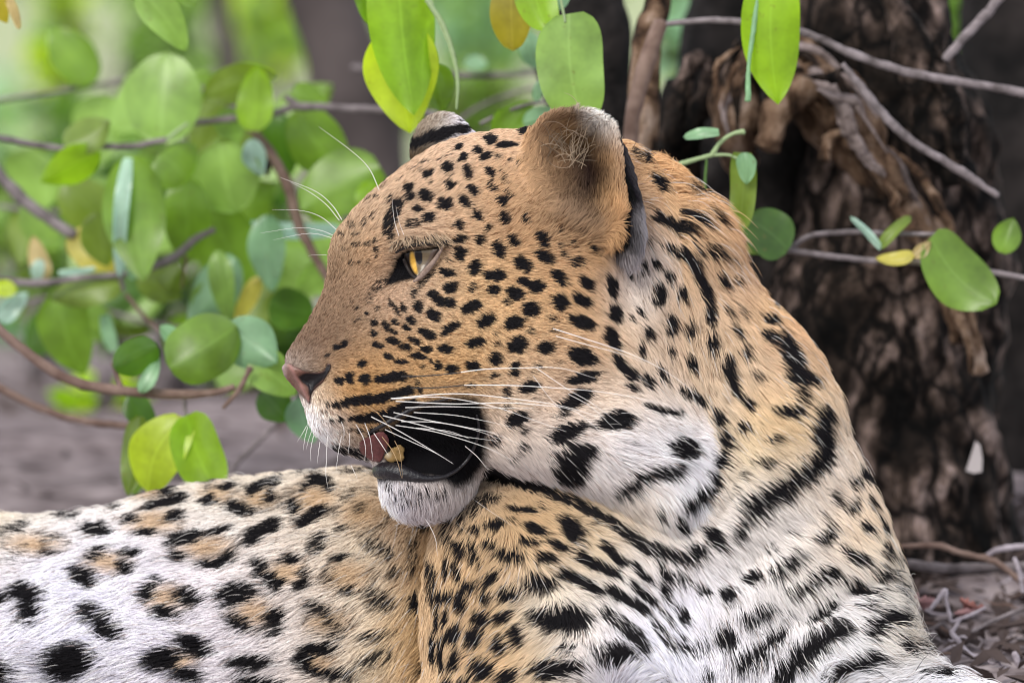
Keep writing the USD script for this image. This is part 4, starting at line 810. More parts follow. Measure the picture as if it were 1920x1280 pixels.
# dark marks of the coat, the neck crease line with its shade painted in. (x, z, half length, half width, turn in degrees[, strength]) ; lines are [(points), half width, strength]
SP_HEAD = [(735, 912, 6, 4, 70, .6), (752, 918, 7, 4, 80, .6), (768, 912, 6, 4, 80, .6), (785, 918, 8, 4, 80, .7), (802, 912, 7, 4, 90, .6), (745, 930, 5, 4, 60, .5), (764, 934, 6, 5, 0, .6), (780, 938, 5, 4, 0, .5), (815, 920, 8, 4, 80, .7), (830, 915, 7, 4, 80, .6), (728, 905, 6, 3, 80, .6), (762, 354, 10, 5, -25), (764, 370, 9, 8, 0), (795, 369, 12, 10, 0), (829, 385, 13, 10, 15), (777, 394, 6, 5, 0), (797, 410, 12, 9, -10), (767, 421, 14, 7, -20, .8), (799, 330, 10, 6, -20), (836, 314, 10, 8, -15), (838, 329, 5, 4, 0, .6), (840, 348, 9, 7, 15), (875, 325, 13, 9, 75), (882, 359, 11, 6, 30), (865, 298, 9, 6, -10), (855, 278, 8, 5, -40), (891, 285, 8, 6, 0), (905, 294, 12, 6, -30), (915, 261, 12, 8, 0), (870, 381, 11, 8, 45), (890, 405, 11, 7, 55), (855, 422, 8, 8, 0), (856, 447, 11, 6, -5), (909, 430, 8, 6, 20), (894, 450, 8, 7, 30), (857, 474, 13, 9, 60), (886, 501, 13, 11, -60), (835, 487, 5, 4, 0, .5), (835, 510, 13, 7, 10),
    (727, 377, 7, 5, -70, .8), (728, 440, 8, 5, 80, .8), (727, 447, 9, 4, 80, .7), (667, 461, 8, 5, 0, .6), (686, 459, 6, 5, 0, .7), (700, 452, 5, 4, 60, .8), (701, 469, 5, 4, 60, .8), (700, 482, 4, 3, 0, .6), (659, 496, 4, 4, 0, .6), (687, 491, 4, 4, 0, .5), (670, 493, 3, 3, 0, .5), (680, 420, 8, 5, -60, .5), (657, 425, 6, 5, 0, .5), (697, 407, 7, 4, -70, .5), (686, 375, 6, 3, -20, .5), (701, 372, 4, 3, 0, .5), (640, 442, 6, 5, 60, .5), (650, 410, 6, 4, -50, .4), (665, 440, 5, 4, 0, .5), (715, 350, 6, 3, -30, .4), (645, 470, 5, 4, 0, .4), (805, 344, 4, 4, 0, .5), (747, 336, 5, 3, -30, .4), (790, 307, 9, 3, -25, .5), (822, 300, 7, 3, -20, .5), (785, 322, 6, 3, -25, .4), (838, 290, 8, 3, -25, .4), (770, 320, 5, 3, -30, .4), (825, 455, 13, 5, -5),
    (979, 247, 13, 5, -15), (946, 274, 17, 5, 5), (929, 296, 5, 5, 0, .7), (914, 327, 11, 6, 60), (919, 351, 10, 6, 65, .9), (941, 340, 9, 4, 50, .6), (951, 302, 5, 4, 60, .7), (969, 310, 7, 5, 60, .7), (935, 379, 12, 7, 50), (949, 365, 8, 5, 50, .8), (942, 412, 11, 8, 50), (982, 414, 9, 6, 55), (957, 452, 11, 9, 35), (931, 469, 14, 9, 55), (1011, 450, 13, 8, 50), (1015, 480, 17, 9, 35), (974, 494, 15, 11, 35), (1050, 475, 9, 4, 35, .8), (1045, 460, 5, 4, 0, .5), (1069, 460, 8, 4, 50, .6), (1082, 489, 9, 5, 40, .8), (1072, 493, 9, 5, 35, .8), (1104, 465, 7, 4, 45, .8), (1040, 515, 12, 7, 35), (1046, 432, 8, 5, 0, .4),
    (911, 516, 8, 7, 0), (931, 515, 12, 9, 0), (922, 542, 11, 9, 0), (884, 539, 8, 5, -40, .8), (842, 539, 12, 9, 0), (981, 529, 13, 7, 25), (1001, 537, 13, 12, 0), (962, 550, 14, 9, 25), (947, 565, 9, 7, 0, .7), (1044, 520, 15, 9, 40), (1096, 529, 15, 8, 45), (1046, 564, 16, 13, 50), (1086, 559, 17, 9, 35), (992, 580, 14, 13, 0), (880, 574, 16, 9, -20), (810, 590, 13, 9, 25), (906, 599, 16, 10, -40), (841, 614, 18, 8, -38), (960, 605, 16, 10, -8), (1034, 597, 9, 5, 15, .7), (1036, 621, 8, 4, 15, .5), (1085, 601, 22, 11, 15), (992, 620, 5, 5, 0, .7), (925, 624, 5, 4, 0, .45), (929, 644, 7, 5, 0, .5), (887, 641, 15, 9, -20), (967, 646, 16, 13, -15), (1019, 652, 14, 10, 10), (1087, 667, 22, 15, 15), (832, 654, 14, 8, 5), (926, 672, 11, 10, 0), (884, 685, 11, 9, 0), (845, 691, 12, 8, 0), (817, 686, 7, 7, 0), (804, 677, 4, 4, 0), (962, 683, 9, 6, 0), (961, 697, 8, 7, 0), (925, 704, 7, 5, 0, .8), (1006, 683, 9, 5, 0, .5), (995, 700, 10, 5, -40, .3), (1046, 681, 8, 4, -10, .35), (1087, 708, 26, 9, -12), (987, 724, 18, 8, -20), (881, 722, 8, 5, 0, .6), (946, 735, 9, 7, 80, .8), (1075, 747, 28, 13, -25), (1000, 745, 6, 4, 0, .4), (803, 626, 8, 6, 20),
    (807, 515, 8, 5, -60, .8), (797, 526, 8, 5, -70, .8), (785, 538, 9, 4, -70, .7), (772, 549, 8, 5, 80, .7), (780, 575, 10, 7, 80), (755, 577, 9, 5, 75), (741, 582, 9, 4, 70), (731, 570, 8, 4, 65, .8), (706, 580, 6, 4, 60, .7), (769, 601, 9, 6, 30), (761, 615, 8, 5, 25), (739, 604, 7, 4, 30), (720, 609, 8, 6, 60), (729, 621, 13, 4, 25), (699, 607, 7, 5, 50), (699, 625, 6, 5, 30), (687, 591, 4, 4, 0), (667, 580, 3, 3, 0, .8), (660, 567, 3, 3, 0, .7), (674, 600, 3, 3, 0, .7), (666, 605, 3, 2, 0, .7), (796, 624, 13, 7, 25), (737, 640, 13, 5, 12), (774, 639, 11, 5, 25), (759, 652, 11, 5, 10), (796, 655, 10, 6, 20), (707, 646, 10, 5, 5), (725, 665, 9, 4, 12), (749, 676, 12, 4, 8), (781, 668, 13, 5, 10), (787, 687, 4, 3, -60, .5), (642, 645, 7, 6, 0), (629, 651, 6, 5, 0), (611, 666, 6, 3, -40, .8), (675, 685, 7, 6, 0), (634, 716, 7, 6, 0), (651, 710, 9, 8, 80), (680, 711, 11, 8, 0), (760, 706, 13, 3, 0, .8), (627, 756, 7, 5, 0), (644, 752, 7, 7, 0), (662, 751, 10, 9, 0), (687, 750, 14, 9, 0), (615, 759, 4, 4, 0, .7), (782, 722, 13, 4, 80, .8), (611, 770, 3, 3, 0, .5), (602, 772, 3, 3, 0, .5), (619, 785, 4, 4, 0), (635, 782, 5, 4, 0), (654, 783, 6, 4, 0), (670, 783, 9, 6, 0), (692, 782, 14, 6, 0), (635, 805, 3, 3, 0, .5), (651, 802, 5, 4, 0, .6), (670, 805, 6, 5, 0, .8), (695, 808, 8, 8, 0, .9), (604, 786, 3, 3, 0, .5),
    (965, 784, 18, 10, -15), (979, 804, 8, 5, 0, .8), (977, 831, 9, 7, 20, .7), (962, 848, 18, 3, -38, .6), (925, 822, 10, 8, 0, .8), (947, 762, 8, 5, 0, .7), (1046, 775, 13, 5, -10, .8), (1060, 807, 30, 12, -15), (1075, 843, 35, 12, -3), (1062, 872, 30, 22, -20), (1147, 787, 30, 15, -10), (1090, 705, 24, 8, -10),
    (1105, 466, 8, 4, 50), (1142, 522, 13, 8, 55), (1142, 540, 13, 7, 60), (1149, 582, 17, 11, 65), (1142, 630, 20, 11, 60), (1155, 674, 17, 8, 60), (1176, 697, 14, 9, 50), (1176, 722, 12, 6, 30), (1175, 506, 12, 4, 70, .85), (1206, 490, 9, 5, 70, .9), (1224, 489, 9, 5, 65), (1200, 507, 6, 6, 0, .6), (1247, 510, 10, 8, 45), (1231, 538, 14, 9, 70), (1227, 558, 9, 7, 0), (1272, 539, 14, 8, 60), (1197, 576, 10, 5, 80), (1181, 592, 8, 5, 70, .7), (1250, 600, 17, 10, 80), (1207, 616, 11, 8, 75), (1196, 645, 14, 5, -85), (1287, 609, 14, 9, -70), (1252, 651, 8, 6, 80, .9), (1206, 707, 13, 11, 60), (1235, 692, 15, 8, 65, .9), (1292, 672, 15, 9, 60, .9), (1332, 634, 16, 9, 85), (1212, 445, 8, 4, 80, .8), (1272, 838, 25, 18, 20), (1338, 776, 17, 10, 70), (1352, 818, 17, 11, 60), (1346, 855, 20, 12, -70), (1335, 893, 14, 8, 60), (1312, 920, 22, 12, -30), (1287, 936, 16, 8, 20), (1235, 950, 14, 7, 60, .8), (1276, 979, 17, 9, 50), (1331, 1003, 20, 12, 55), (1297, 1026, 16, 10, 0), (1170, 910, 22, 10, -10, .6), (1180, 830, 8, 5, 0, .25), (1387, 795, 14, 9, -10, .9)]
LN_HEAD = [([(622, 836), (648, 840), (676, 852)], 7, .85), ([(744, 384), (737, 400), (729, 415), (724, 432)], 9, .95), ([(806, 555), (825, 565), (846, 567)], 8, 1), ([(708, 710), (728, 707), (752, 704)], 8, 1), ([(687, 750), (705, 748), (722, 744), (745, 738), (764, 730)], 9, 1), ([(685, 783), (715, 779), (745, 768), (775, 756)], 8, 1),
    ([(1287, 480), (1297, 505), (1312, 525), (1320, 548), (1325, 570), (1327, 592)], 8, 1), ([(1245, 457), (1262, 464), (1280, 473)], 8, 1), ([(1222, 398), (1245, 409), (1276, 426)], 9, 1), ([(1203, 757), (1230, 764), (1266, 767)], 6, 1), ([(1270, 724), (1290, 730), (1308, 746)], 8, 1),
    ([(1155, 912), (1180, 898), (1205, 890), (1235, 884), (1264, 877)], 10, .95), ([(704, 541), (716, 532), (730, 526)], 8, .55), ([(696, 550), (690, 560)], 8, .3),
    ([(918, 886), (950, 898), (1000, 908), (1050, 925), (1090, 944), (1130, 968), (1170, 996), (1215, 1022), (1265, 1038)], 11, 1), ([(930, 322), (940, 330)], 3, .4)]  # long line: black neck stripe with the crease shadow painted in
SP_NECK = [(1202, 287, 16, 7, 80), (1185, 288, 10, 6, 80, .8), (1226, 337, 17, 9, 55), (1322, 408, 14, 6, 50), (1282, 348, 12, 8, 80, .8), (1297, 462, 14, 5, 60), (1322, 465, 17, 7, 30), (1347, 475, 10, 5, 30, .8), (1345, 521, 16, 6, 65), (1382, 575, 14, 5, 65, .8), (1372, 520, 12, 5, 60, .7), (1372, 612, 12, 8, 50), (1392, 652, 12, 9, 70), (1367, 481, 6, 6, 0, .7), (1357, 576, 10, 6, 80, .8), (1435, 595, 13, 8, 20), (1435, 626, 14, 10, 35), (1495, 705, 26, 13, 0), (1480, 692, 14, 12, 60), (1492, 740, 16, 12, 80, .8), (1411, 695, 9, 8, 0, .8), (1395, 748, 14, 9, 45), (1440, 820, 15, 6, -10), (1472, 768, 20, 11, 0), (1428, 862, 16, 10, 0, .8), (1595, 892, 16, 8, -50), (1612, 877, 16, 7, 60), (1597, 808, 16, 6, 70), (1557, 930, 14, 7, 60, .7), (1590, 939, 17, 9, -65), (1625, 936, 12, 6, 75), (1540, 958, 10, 8, 0, .4), (1614, 984, 14, 9, 20), (1646, 970, 13, 6, 75), (1540, 997, 20, 11, -40), (1480, 997, 12, 5, 20, .4), (1648, 925, 10, 5, 60, .7), (1390, 892, 8, 8, 0, .5), (1374, 925, 16, 8, 80, .3), (1378, 985, 22, 10, -55),
    (1387, 795, 14, 9, -10, .9), (1332, 634, 16, 9, 85), (1292, 672, 15, 9, 60), (1287, 609, 14, 9, -70),
    (975, 957, 24, 6, 8), (1012, 950, 10, 5, 25, .6), (999, 989, 20, 7, 20), (1064, 989, 26, 15, 45), (928, 979, 14, 7, -5), (954, 975, 8, 4, 0, .6), (987, 1010, 15, 6, 15), (920, 1012, 12, 8, 25), (892, 957, 9, 8, 80, .8), (895, 988, 9, 7, 0), (917, 937, 18, 9, -30, .8), (885, 932, 12, 10, 80, .7), (870, 968, 20, 8, 80, .7), (855, 950, 12, 10, 80, .5), (847, 992, 20, 8, 85, .7), (862, 1014, 8, 8, 0, .8), (1105, 982, 8, 4, 0, .4),
    (884, 1090, 13, 11, -20), (847, 1107, 10, 10, 0), (872, 1122, 16, 10, 80), (910, 1152, 16, 13, 20), (897, 1187, 17, 15, 30), (856, 1180, 18, 12, -65), (859, 1229, 20, 10, -70), (912, 1246, 20, 18, 0), (952, 1152, 17, 11, -25), (982, 1186, 18, 13, 80), (946, 1202, 16, 12, 60), (962, 1264, 20, 13, -15), (965, 1106, 22, 13, 0), (930, 1072, 13, 9, -45), (912, 1085, 9, 6, 80, .8), (917, 1112, 12, 9, 50), (860, 1060, 16, 8, 70), (865, 1022, 18, 7, 70), (897, 1032, 22, 6, 65), (885, 1040, 20, 5, 70, .8), (840, 1052, 18, 5, -80), (957, 1031, 20, 9, 5), (814, 1060, 18, 8, 80, .9), (815, 1100, 22, 9, 85, .8), (827, 1112, 12, 5, 85), (824, 1150, 16, 5, 90), (841, 1146, 16, 6, -75), (816, 1205, 26, 6, 88), (831, 1205, 18, 5, 88), (834, 1235, 16, 5, 85), (845, 1275, 10, 8, 0), (877, 1273, 10, 8, 0),
    (1040, 1021, 20, 8, 20), (1015, 1042, 16, 8, 12), (1012, 1082, 24, 12, 10), (1240, 1070, 16, 8, 55), (1235, 1100, 16, 9, 55), (1273, 1076, 14, 8, 20, .8), (1270, 1147, 20, 9, 58), (1055, 1152, 40, 20, 5), (1077, 1202, 12, 7, 15, .9), (1055, 1252, 42, 17, 10), (1147, 1225, 26, 25, 0), (1303, 1205, 20, 10, -30, .8), (1308, 1268, 14, 9, 80, .7), (1230, 1258, 10, 8, 0, .5), (1313, 1100, 14, 9, 20), (1360, 1110, 15, 13, 0), (1407, 1082, 16, 10, -30), (1440, 1022, 13, 10, 30, .5), (1371, 1055, 6, 5, 30, .4), (1578, 1028, 12, 9, 20), (1600, 1043, 15, 9, 0), (1415, 1145, 26, 11, -25), (1472, 1149, 9, 5, -30, .7), (1357, 1185, 18, 17, 80), (1320, 1262, 16, 12, 80, .7), (1537, 1140, 28, 14, -40), (1592, 1088, 18, 9, 0), (1614, 1105, 18, 9, 0), (1610, 1135, 14, 5, -20, .8), (1650, 1025, 17, 9, -80), (1677, 1025, 14, 5, -80, .7), (1637, 1070, 14, 12, 80, .9), (1667, 1072, 12, 10, 0, .6), (1680, 1097, 14, 8, -10), (1680, 1207, 18, 14, 60), (1720, 1205, 10, 10, 0, .8), (1297, 1026, 16, 10, 0)]
LN_NECK = [([(1277, 398), (1290, 408), (1302, 418)], 6, 1), ([(1361, 667), (1360, 690), (1366, 710), (1373, 732)], 9, 1), ([(1460, 635), (1472, 655), (1480, 680)], 16, 1), ([(1445, 563), (1460, 571), (1482, 586)], 5, .8), ([(1535, 772), (1528, 800), (1535, 830), (1530, 850), (1505, 875), (1475, 895), (1450, 915), (1420, 935), (1400, 946)], 17, 1),
    ([(1080, 1040), (1110, 1055), (1146, 1068)], 10, 1), ([(1122, 1018), (1140, 1035), (1160, 1051)], 7, 1), ([(1180, 1052), (1193, 1068), (1207, 1083)], 7, 1), ([(1047, 1070), (1075, 1080), (1112, 1106)], 9, 1), ([(1135, 1100), (1165, 1118), (1196, 1136)], 9, 1), ([(1180, 1092), (1198, 1108), (1217, 1124)], 7, 1), ([(1127, 1142), (1155, 1160), (1180, 1185), (1195, 1206)], 10, .95), ([(1215, 1165), (1235, 1188), (1252, 1206)], 9, .8), ([(1235, 1142), (1252, 1166)], 5, .7), ([(1262, 1190), (1276, 1212)], 5, .9),
    ([(1450, 1072), (1475, 1052), (1493, 1034)], 10, .85), ([(1480, 1105), (1505, 1088), (1535, 1072), (1553, 1068)], 10, 1), ([(1385, 1240), (1415, 1212), (1445, 1190), (1461, 1180)], 12, 1), ([(1415, 1245), (1440, 1225)], 4, .8), ([(1465, 1258), (1490, 1228), (1520, 1205), (1550, 1185), (1567, 1177)], 15, 1), ([(1548, 1278), (1580, 1247), (1617, 1229)], 14, 1), ([(1620, 1178), (1645, 1156), (1682, 1150)], 14, 1), ([(1720, 1268), (1762, 1254)], 10, 1), ([(930, 890), (1000, 912), (1060, 934), (1120, 966), (1180, 1006), (1230, 1030), (1290, 1040)], 11, .95)]  # last line: neck stripe and crease shade painted as one
SP_FLANK = [(12, 961, 14, 6, 10, .8), (325, 926, 16, 6, -15), (219, 952, 16, 4, 0, .9), (137, 968, 22, 9, 5, .75), (260, 973, 18, 8, 0), (342, 970, 17, 10, -15), (290, 1000, 20, 7, 0), (192, 993, 25, 11, 5), (112, 1015, 16, 8, -20, .6), (103, 1035, 16, 7, 0, .8), (205, 1030, 16, 7, -15, .9), (190, 1045, 18, 7, 0, .9), (256, 1036, 18, 7, 0), (247, 1062, 17, 10, 20), (170, 1083, 27, 14, 30), (60, 1115, 28, 18, 10), (66, 1145, 22, 15, 0), (60, 1167, 22, 6, 0, .6), (6, 1125, 14, 14, 0), (187, 1149, 27, 15, 20, .9), (215, 1177, 27, 16, 25), (140, 1238, 40, 28, -10), (359, 1011, 30, 12, -18), (421, 996, 20, 7, -15), (409, 1055, 20, 9, 5), (440, 1040, 18, 11, -25), (346, 1045, 18, 9, 0), (290, 1112, 18, 12, -20), (305, 1090, 14, 7, 0), (365, 1117, 22, 13, 10), (322, 1147, 25, 12, 15), (375, 1208, 30, 15, 10), (315, 1233, 32, 17, 0), (360, 1258, 28, 12, 15), (5, 1262, 30, 22, 0),
    (413, 905, 14, 6, 0), (474, 891, 12, 4, 0, .8), (430, 887, 14, 4, -10, .5), (405, 941, 13, 9, 0), (440, 919, 16, 7, -15), (402, 921, 10, 5, -20, .6), (462, 955, 26, 11, 12), (521, 936, 13, 10, -60), (628, 915, 13, 10, 60), (563, 952, 15, 12, -60), (662, 933, 15, 8, -25, .7), (684, 952, 10, 8, 0, .7), (655, 990, 13, 6, -20, .7), (671, 890, 22, 6, -5, .7), (590, 886, 24, 8, -5, .7), (605, 1017, 17, 14, -50, .85), (555, 1045, 18, 10, 0), (583, 1077, 14, 8, 60), (575, 1096, 12, 9, 0), (650, 1045, 16, 8, -10), (627, 1070, 14, 8, 80, .7), (665, 1103, 14, 8, 0, .9), (640, 1090, 10, 6, 30, .5), (455, 1112, 34, 17, -10), (428, 1122, 12, 12, 0, .8), (458, 1164, 22, 12, 20), (527, 1158, 22, 17, 80), (515, 1183, 22, 6, 5, .7), (612, 1140, 25, 14, 20, .8), (640, 1166, 24, 8, 40, .7), (640, 1190, 14, 8, 0, .8), (377, 1211, 28, 14, 5), (484, 1236, 36, 12, -3), (637, 1256, 42, 10, 5), (590, 1245, 15, 12, 60), (496, 1272, 36, 9, 5),
    (709, 1017, 20, 10, 20, .7), (721, 1117, 26, 15, 25, .85), (715, 1185, 32, 8, -10, .7), (715, 1225, 32, 12, -15, .6), (795, 985, 10, 8, 0, .8), (780, 1022, 22, 9, 80, .6), (777, 1057, 10, 8, 80, .7), (732, 1032, 14, 10, 60, .7), (747, 1067, 12, 9, 60, .7), (787, 1122, 20, 13, 85), (800, 1187, 18, 9, 85, .9), (800, 1247, 14, 12, 80, .8), (700, 890, 14, 8, 0, .6),
    (-60, 1010, 24, 12, 10), (-80, 1100, 28, 16, 0), (-60, 1200, 30, 20, 0), (-150, 1050, 26, 14, 0), (-170, 1160, 28, 18, 10), (-240, 1090, 26, 16, 0)]
LN_FLANK = [([(255, 924), (285, 918), (306, 911)], 8, 1), ([(290, 956), (320, 946), (352, 934)], 8, 1), ([(15, 1005), (40, 996), (62, 987)], 8, .7), ([(30, 1052), (60, 1031)], 8, .4), ([(480, 926), (500, 916), (531, 908)], 8, 1), ([(482, 1009), (505, 993), (526, 984)], 12, 1), ([(580, 918), (600, 908), (623, 905)], 8, 1), ([(571, 983), (595, 970), (621, 957)], 9, 1), ([(497, 1055), (512, 1078), (531, 1096)], 12, 1), ([(575, 1237), (590, 1216), (627, 1211)], 12, 1)]
TAN_FLANK = [(290, 924, 34, 12), (300, 980, 44, 20), (80, 1025, 50, 18), (215, 1055, 40, 18), (400, 1025, 46, 20), (325, 1120, 40, 22), (420, 930, 30, 16), (500, 938, 36, 18), (600, 938, 42, 26), (550, 1072, 34, 20), (490, 1145, 38, 26), (628, 1160, 36, 24), (660, 1075, 40, 24), (610, 1235, 30, 16), (690, 960, 40, 30), (345, 1235, 40, 14)]
_nape = lambda s: (s[0] > 1150 and s[1] < 800) or (s[0] > 1225 and s[1] < 1045)  # noqa: E731
SP_HEAD = SP_HEAD + [s for s in SP_NECK if _nape(s)]
SP_NECK = SP_NECK + [s for s in SP_HEAD if _nape(s)]
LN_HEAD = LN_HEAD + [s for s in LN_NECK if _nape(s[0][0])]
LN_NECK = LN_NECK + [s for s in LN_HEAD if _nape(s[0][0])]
LN_FAR = [([(774, 276), (790, 266), (812, 257), (836, 248), (868, 240)], 10, 1)]
MARKS = {R_FAR: ([(858, 226, 5, 3, 10, .8)], LN_FAR), R_HEAD: (SP_HEAD, LN_HEAD), R_NECK: (SP_NECK, LN_NECK), R_FLANK: (SP_FLANK, LN_FLANK)}
LIP = [(690, 818), (705, 806), (722, 796), (745, 781), (768, 766), (800, 753), (840, 743), (885, 743), (902, 756), (908, 776), (916, 800), (911, 838), (903, 872), (886, 897), (852, 911), (828, 901), (790, 897), (715, 899), (700, 886), (716, 870), (722, 848), (712, 832)]
TEAR = [(738, 482), (750, 470), (768, 466), (800, 462), (824, 458), (824, 470), (806, 492), (786, 514), (780, 522), (762, 528), (744, 532), (730, 536), (722, 532), (726, 518), (732, 504)]
NOSE = [(527, 690), (533, 681), (545, 682), (560, 690), (574, 696), (592, 697), (606, 694), (613, 682), (620, 682), (620, 692), (612, 706), (604, 718), (592, 728), (584, 740), (580, 756), (574, 750), (562, 738), (548, 724), (534, 708)]


NOSTRIL = [(559, 706), (572, 699), (592, 699), (606, 696), (612, 684), (620, 684), (619, 694), (610, 708), (600, 718), (590, 728), (583, 742), (579, 738), (577, 726), (566, 716)]
SOFT = {R_FAR: .5, R_HEAD: .36, R_NECK: .48, R_FLANK: .5}
GROW = {R_FAR: 1.0, R_HEAD: 1.18, R_NECK: 1.27, R_FLANK: 1.2}


def inside_soft(poly, x, z, soft):
    g = shapely.Polygon(catmull(np.vstack([poly, poly[:1]]), len(poly) * 6)).buffer(0)
    pts = shapely.points(x, z)
    shapely.prepare(g)
    d = shapely.distance(pts, g.boundary)
    d = np.where(shapely.contains(g, pts), d, -d)
    return np.clip(0.5 + d / (2 * soft), 0, 1)


def coat_colour(x, z, reg, pick=None):
    """Colour of the coat at these places: ground tone by region, then the dark marks, uneven at their rims."""
    x, z = np.asarray(x, float), np.asarray(z, float)
    q = np.stack([x, z, 0 * x], 1)
    jx = x + 6 * (meshkit.fbm(q / 12.0, 2, 3) - .5) + 6 * (meshkit.fbm(q / 40.0, 2, 4) - .5)
    jz = z + 6 * (meshkit.fbm(q / 12.0 + 31, 2, 5) - .5) + 6 * (meshkit.fbm(q / 40.0 + 57, 2, 6) - .5)
    col = np.zeros((len(x), 3))
    dark = np.zeros(len(x))
    for k, fl in COAT.items():
        m = reg == k
        if m.any():
            col[m] = sample(fl, x[m], z[m])[:, 2 + 1:6]
    tanw = np.zeros(len(x))
    for a in TAN_FLANK:
        m = reg == R_FLANK
        tanw[m] = np.maximum(tanw[m], np.clip(1.35 - np.hypot((x[m] - a[0]) / a[2] / 1.18, (z[m] - a[1]) / a[3] / 1.18), 0, 1))
    col = col * (1 - .85 * tanw[:, None]) + .85 * tanw[:, None] * np.array(pelt((206, 168, 122)))
    for k, (sp, ln) in MARKS.items():
        m = np.nonzero(reg == k)[0]
        a, b = jx[m], jz[m]
        dk = np.zeros(len(m))
        for s in sp:
            near = np.nonzero((np.abs(a - s[0]) < s[2] * 1.6 + 3) & (np.abs(b - s[1]) < s[2] * 1.6 + 3))[0]
            if len(near):
                c, n_ = math.cos(math.radians(s[4])), math.sin(math.radians(s[4]))
                u, v = (a[near] - s[0]) * c + (b[near] - s[1]) * n_, -(a[near] - s[0]) * n_ + (b[near] - s[1]) * c
                r = np.hypot(u / (s[2] * GROW[k]), v / (s[3] * GROW[k]))
                st = s[5] if len(s) > 5 else 1.0
                dk[near] = np.maximum(dk[near], st * np.clip((1.26 - r) / SOFT[k], 0, 1))
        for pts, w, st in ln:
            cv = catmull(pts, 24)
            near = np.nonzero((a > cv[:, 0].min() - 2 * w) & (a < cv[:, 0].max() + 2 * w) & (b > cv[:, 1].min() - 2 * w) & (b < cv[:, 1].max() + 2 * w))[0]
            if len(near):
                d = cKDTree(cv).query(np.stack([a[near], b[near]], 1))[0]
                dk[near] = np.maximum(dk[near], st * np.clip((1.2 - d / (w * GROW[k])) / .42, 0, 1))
        dark[m] = dk
    if pick is not None:   # a single hair is either dark or not
        dark = np.where(pick < dark, np.clip(.9 + .1 * dark, 0, 1), 0)
    black = np.array([0.011, 0.010, 0.0115])
    ringm = np.nonzero(reg == R_FLANK)[0]
    rg = np.zeros(len(ringm))
    for a in TAN_FLANK:
        e_ = np.hypot((jx[ringm] - a[0]) / a[2], (jz[ringm] - a[1]) / a[3])
        rg = np.maximum(rg, np.exp(-((e_ - 1.22) / .2) ** 2))
    rg = .62 * rg * np.clip((meshkit.fbm(np.stack([x[ringm], z[ringm], 0 * rg], 1) / 16 + 80, 2, 33) - .36) * 6, 0, 1)
    pk = pick[ringm] < rg if pick is not None else rg
    col[ringm] = col[ringm] * (1 - .82 * pk[:, None]) + .82 * pk[:, None] * np.array([.05, .035, .026])
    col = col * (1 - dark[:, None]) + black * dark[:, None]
    hd_ = np.nonzero(reg == R_HEAD)[0]
    if len(hd_):
        for poly, c, soft in ((LIP, (0.0045, 0.004, 0.005), 9), (TEAR, (0.008, 0.0075, 0.009), 4)):
            w = inside_soft(poly, x[hd_], z[hd_], soft)[:, None]
            col[hd_] = col[hd_] * (1 - w) + np.array(c) * w
        w = inside_soft(NOSE, x[hd_], z[hd_], 3)[:, None]
        col[hd_] = col[hd_] * (1 - w) + np.array([0.10, 0.05, 0.042]) * w
        w = inside_soft(NOSTRIL, x[hd_], z[hd_], 3)[:, None]
        col[hd_] = col[hd_] * (1 - w) + np.array([0.005, 0.0045, 0.005]) * w
    return col, dark

# ------------------------------------------------------------------ the animal as one body with its parts
leo = thing('leopard', 'spotted leopard lying with its head turned left and mouth slightly open', 'leopard')


def attr_material(name, rough, spec, coat=0.0, bump=None, trans=0.0):
    nodes = {"a": ("attribute", {"attribute": "col"}), "p": ("principled_bsdf", {"roughness": rough, "specular_ior_level": spec, "coat_weight": coat, "coat_roughness": 0.08})}
    links = [("a.color", "p.base_color")]
    if bump:
        nodes |= {"g": ("geometry", {}), "n": ("noise_texture", {"scale": bump, "detail": 3.0}), "b": ("bump", {"strength": 0.6, "distance": 0.0007})}
        links += [("g.position", "n.vector"), ("n.fac", "b.height"), ("b.normal", "p.normal")]
    return usdkit.material(stage, '/World/Looks/' + name, nodes, links, surface="p.BSDF")


SKIN = attr_material('undercoat', 0.75, 0.05, bump=900.0)
FUR = attr_material('fur', 0.65, 0.08)
WET = attr_material('wet_skin', 0.38, 0.28, bump=700.0)
EYEM = attr_material('eye', 0.3, 0.3, coat=0.12)


def colour_mesh(m, col, interp='vertex'):
    UsdGeom.PrimvarsAPI(m).CreatePrimvar('col', Sdf.ValueTypeNames.Color3fArray, interp).Set(Vt.Vec3fArray.FromNumpy(np.ascontiguousarray(col, np.float32)))


reg_v = region(pv[:, 0], pv[:, 1], pv[:, 2])
skin_col, _ = coat_colour(pv[:, 0], pv[:, 1], reg_v)
skin_col = skin_col * 0.8
bodym = obj('body', trimesh.Trimesh(wv, tri, process=False), SKIN, leo, smooth=True)
colour_mesh(bodym, skin_col)

# fur
hr = np.random.default_rng(5)
facing = -(nv_ @ FWD)
tf = facing[tri].mean(1)
tc = pv[tri].mean(1)
front_at = grid_at(np.where(FRONT > 1e6, 600, FRONT), tc[:, 0], tc[:, 1])
okf = (tf > -0.45) & (tc[:, 0] > -130) & (tc[:, 0] < 1985) & (tc[:, 1] < 1345) & (tc[:, 2] < front_at + 95)
area = np.linalg.norm(np.cross(pv[tri[:, 1]] - pv[tri[:, 0]], pv[tri[:, 2]] - pv[tri[:, 0]]), axis=1) / 2
rgt = region(tc[:, 0], tc[:, 1], tc[:, 2])
lent = np.zeros(len(tri))
for k, fl in COAT.items():
    m = rgt == k
    lent[m] = sample(fl, tc[m, 0], tc[m, 1])[:, 0]
seen = np.clip(0.45 + tf * 0.9, 0.25, 1.0)
wgt = np.where(okf, area * np.clip(lent, 5, 60) ** -0.62 * seen, 0)
NH = 262000
ti = hr.choice(len(tri), NH, p=wgt / wgt.sum())
b1, b2 = hr.random(NH), hr.random(NH)
fl_ = b1 + b2 > 1
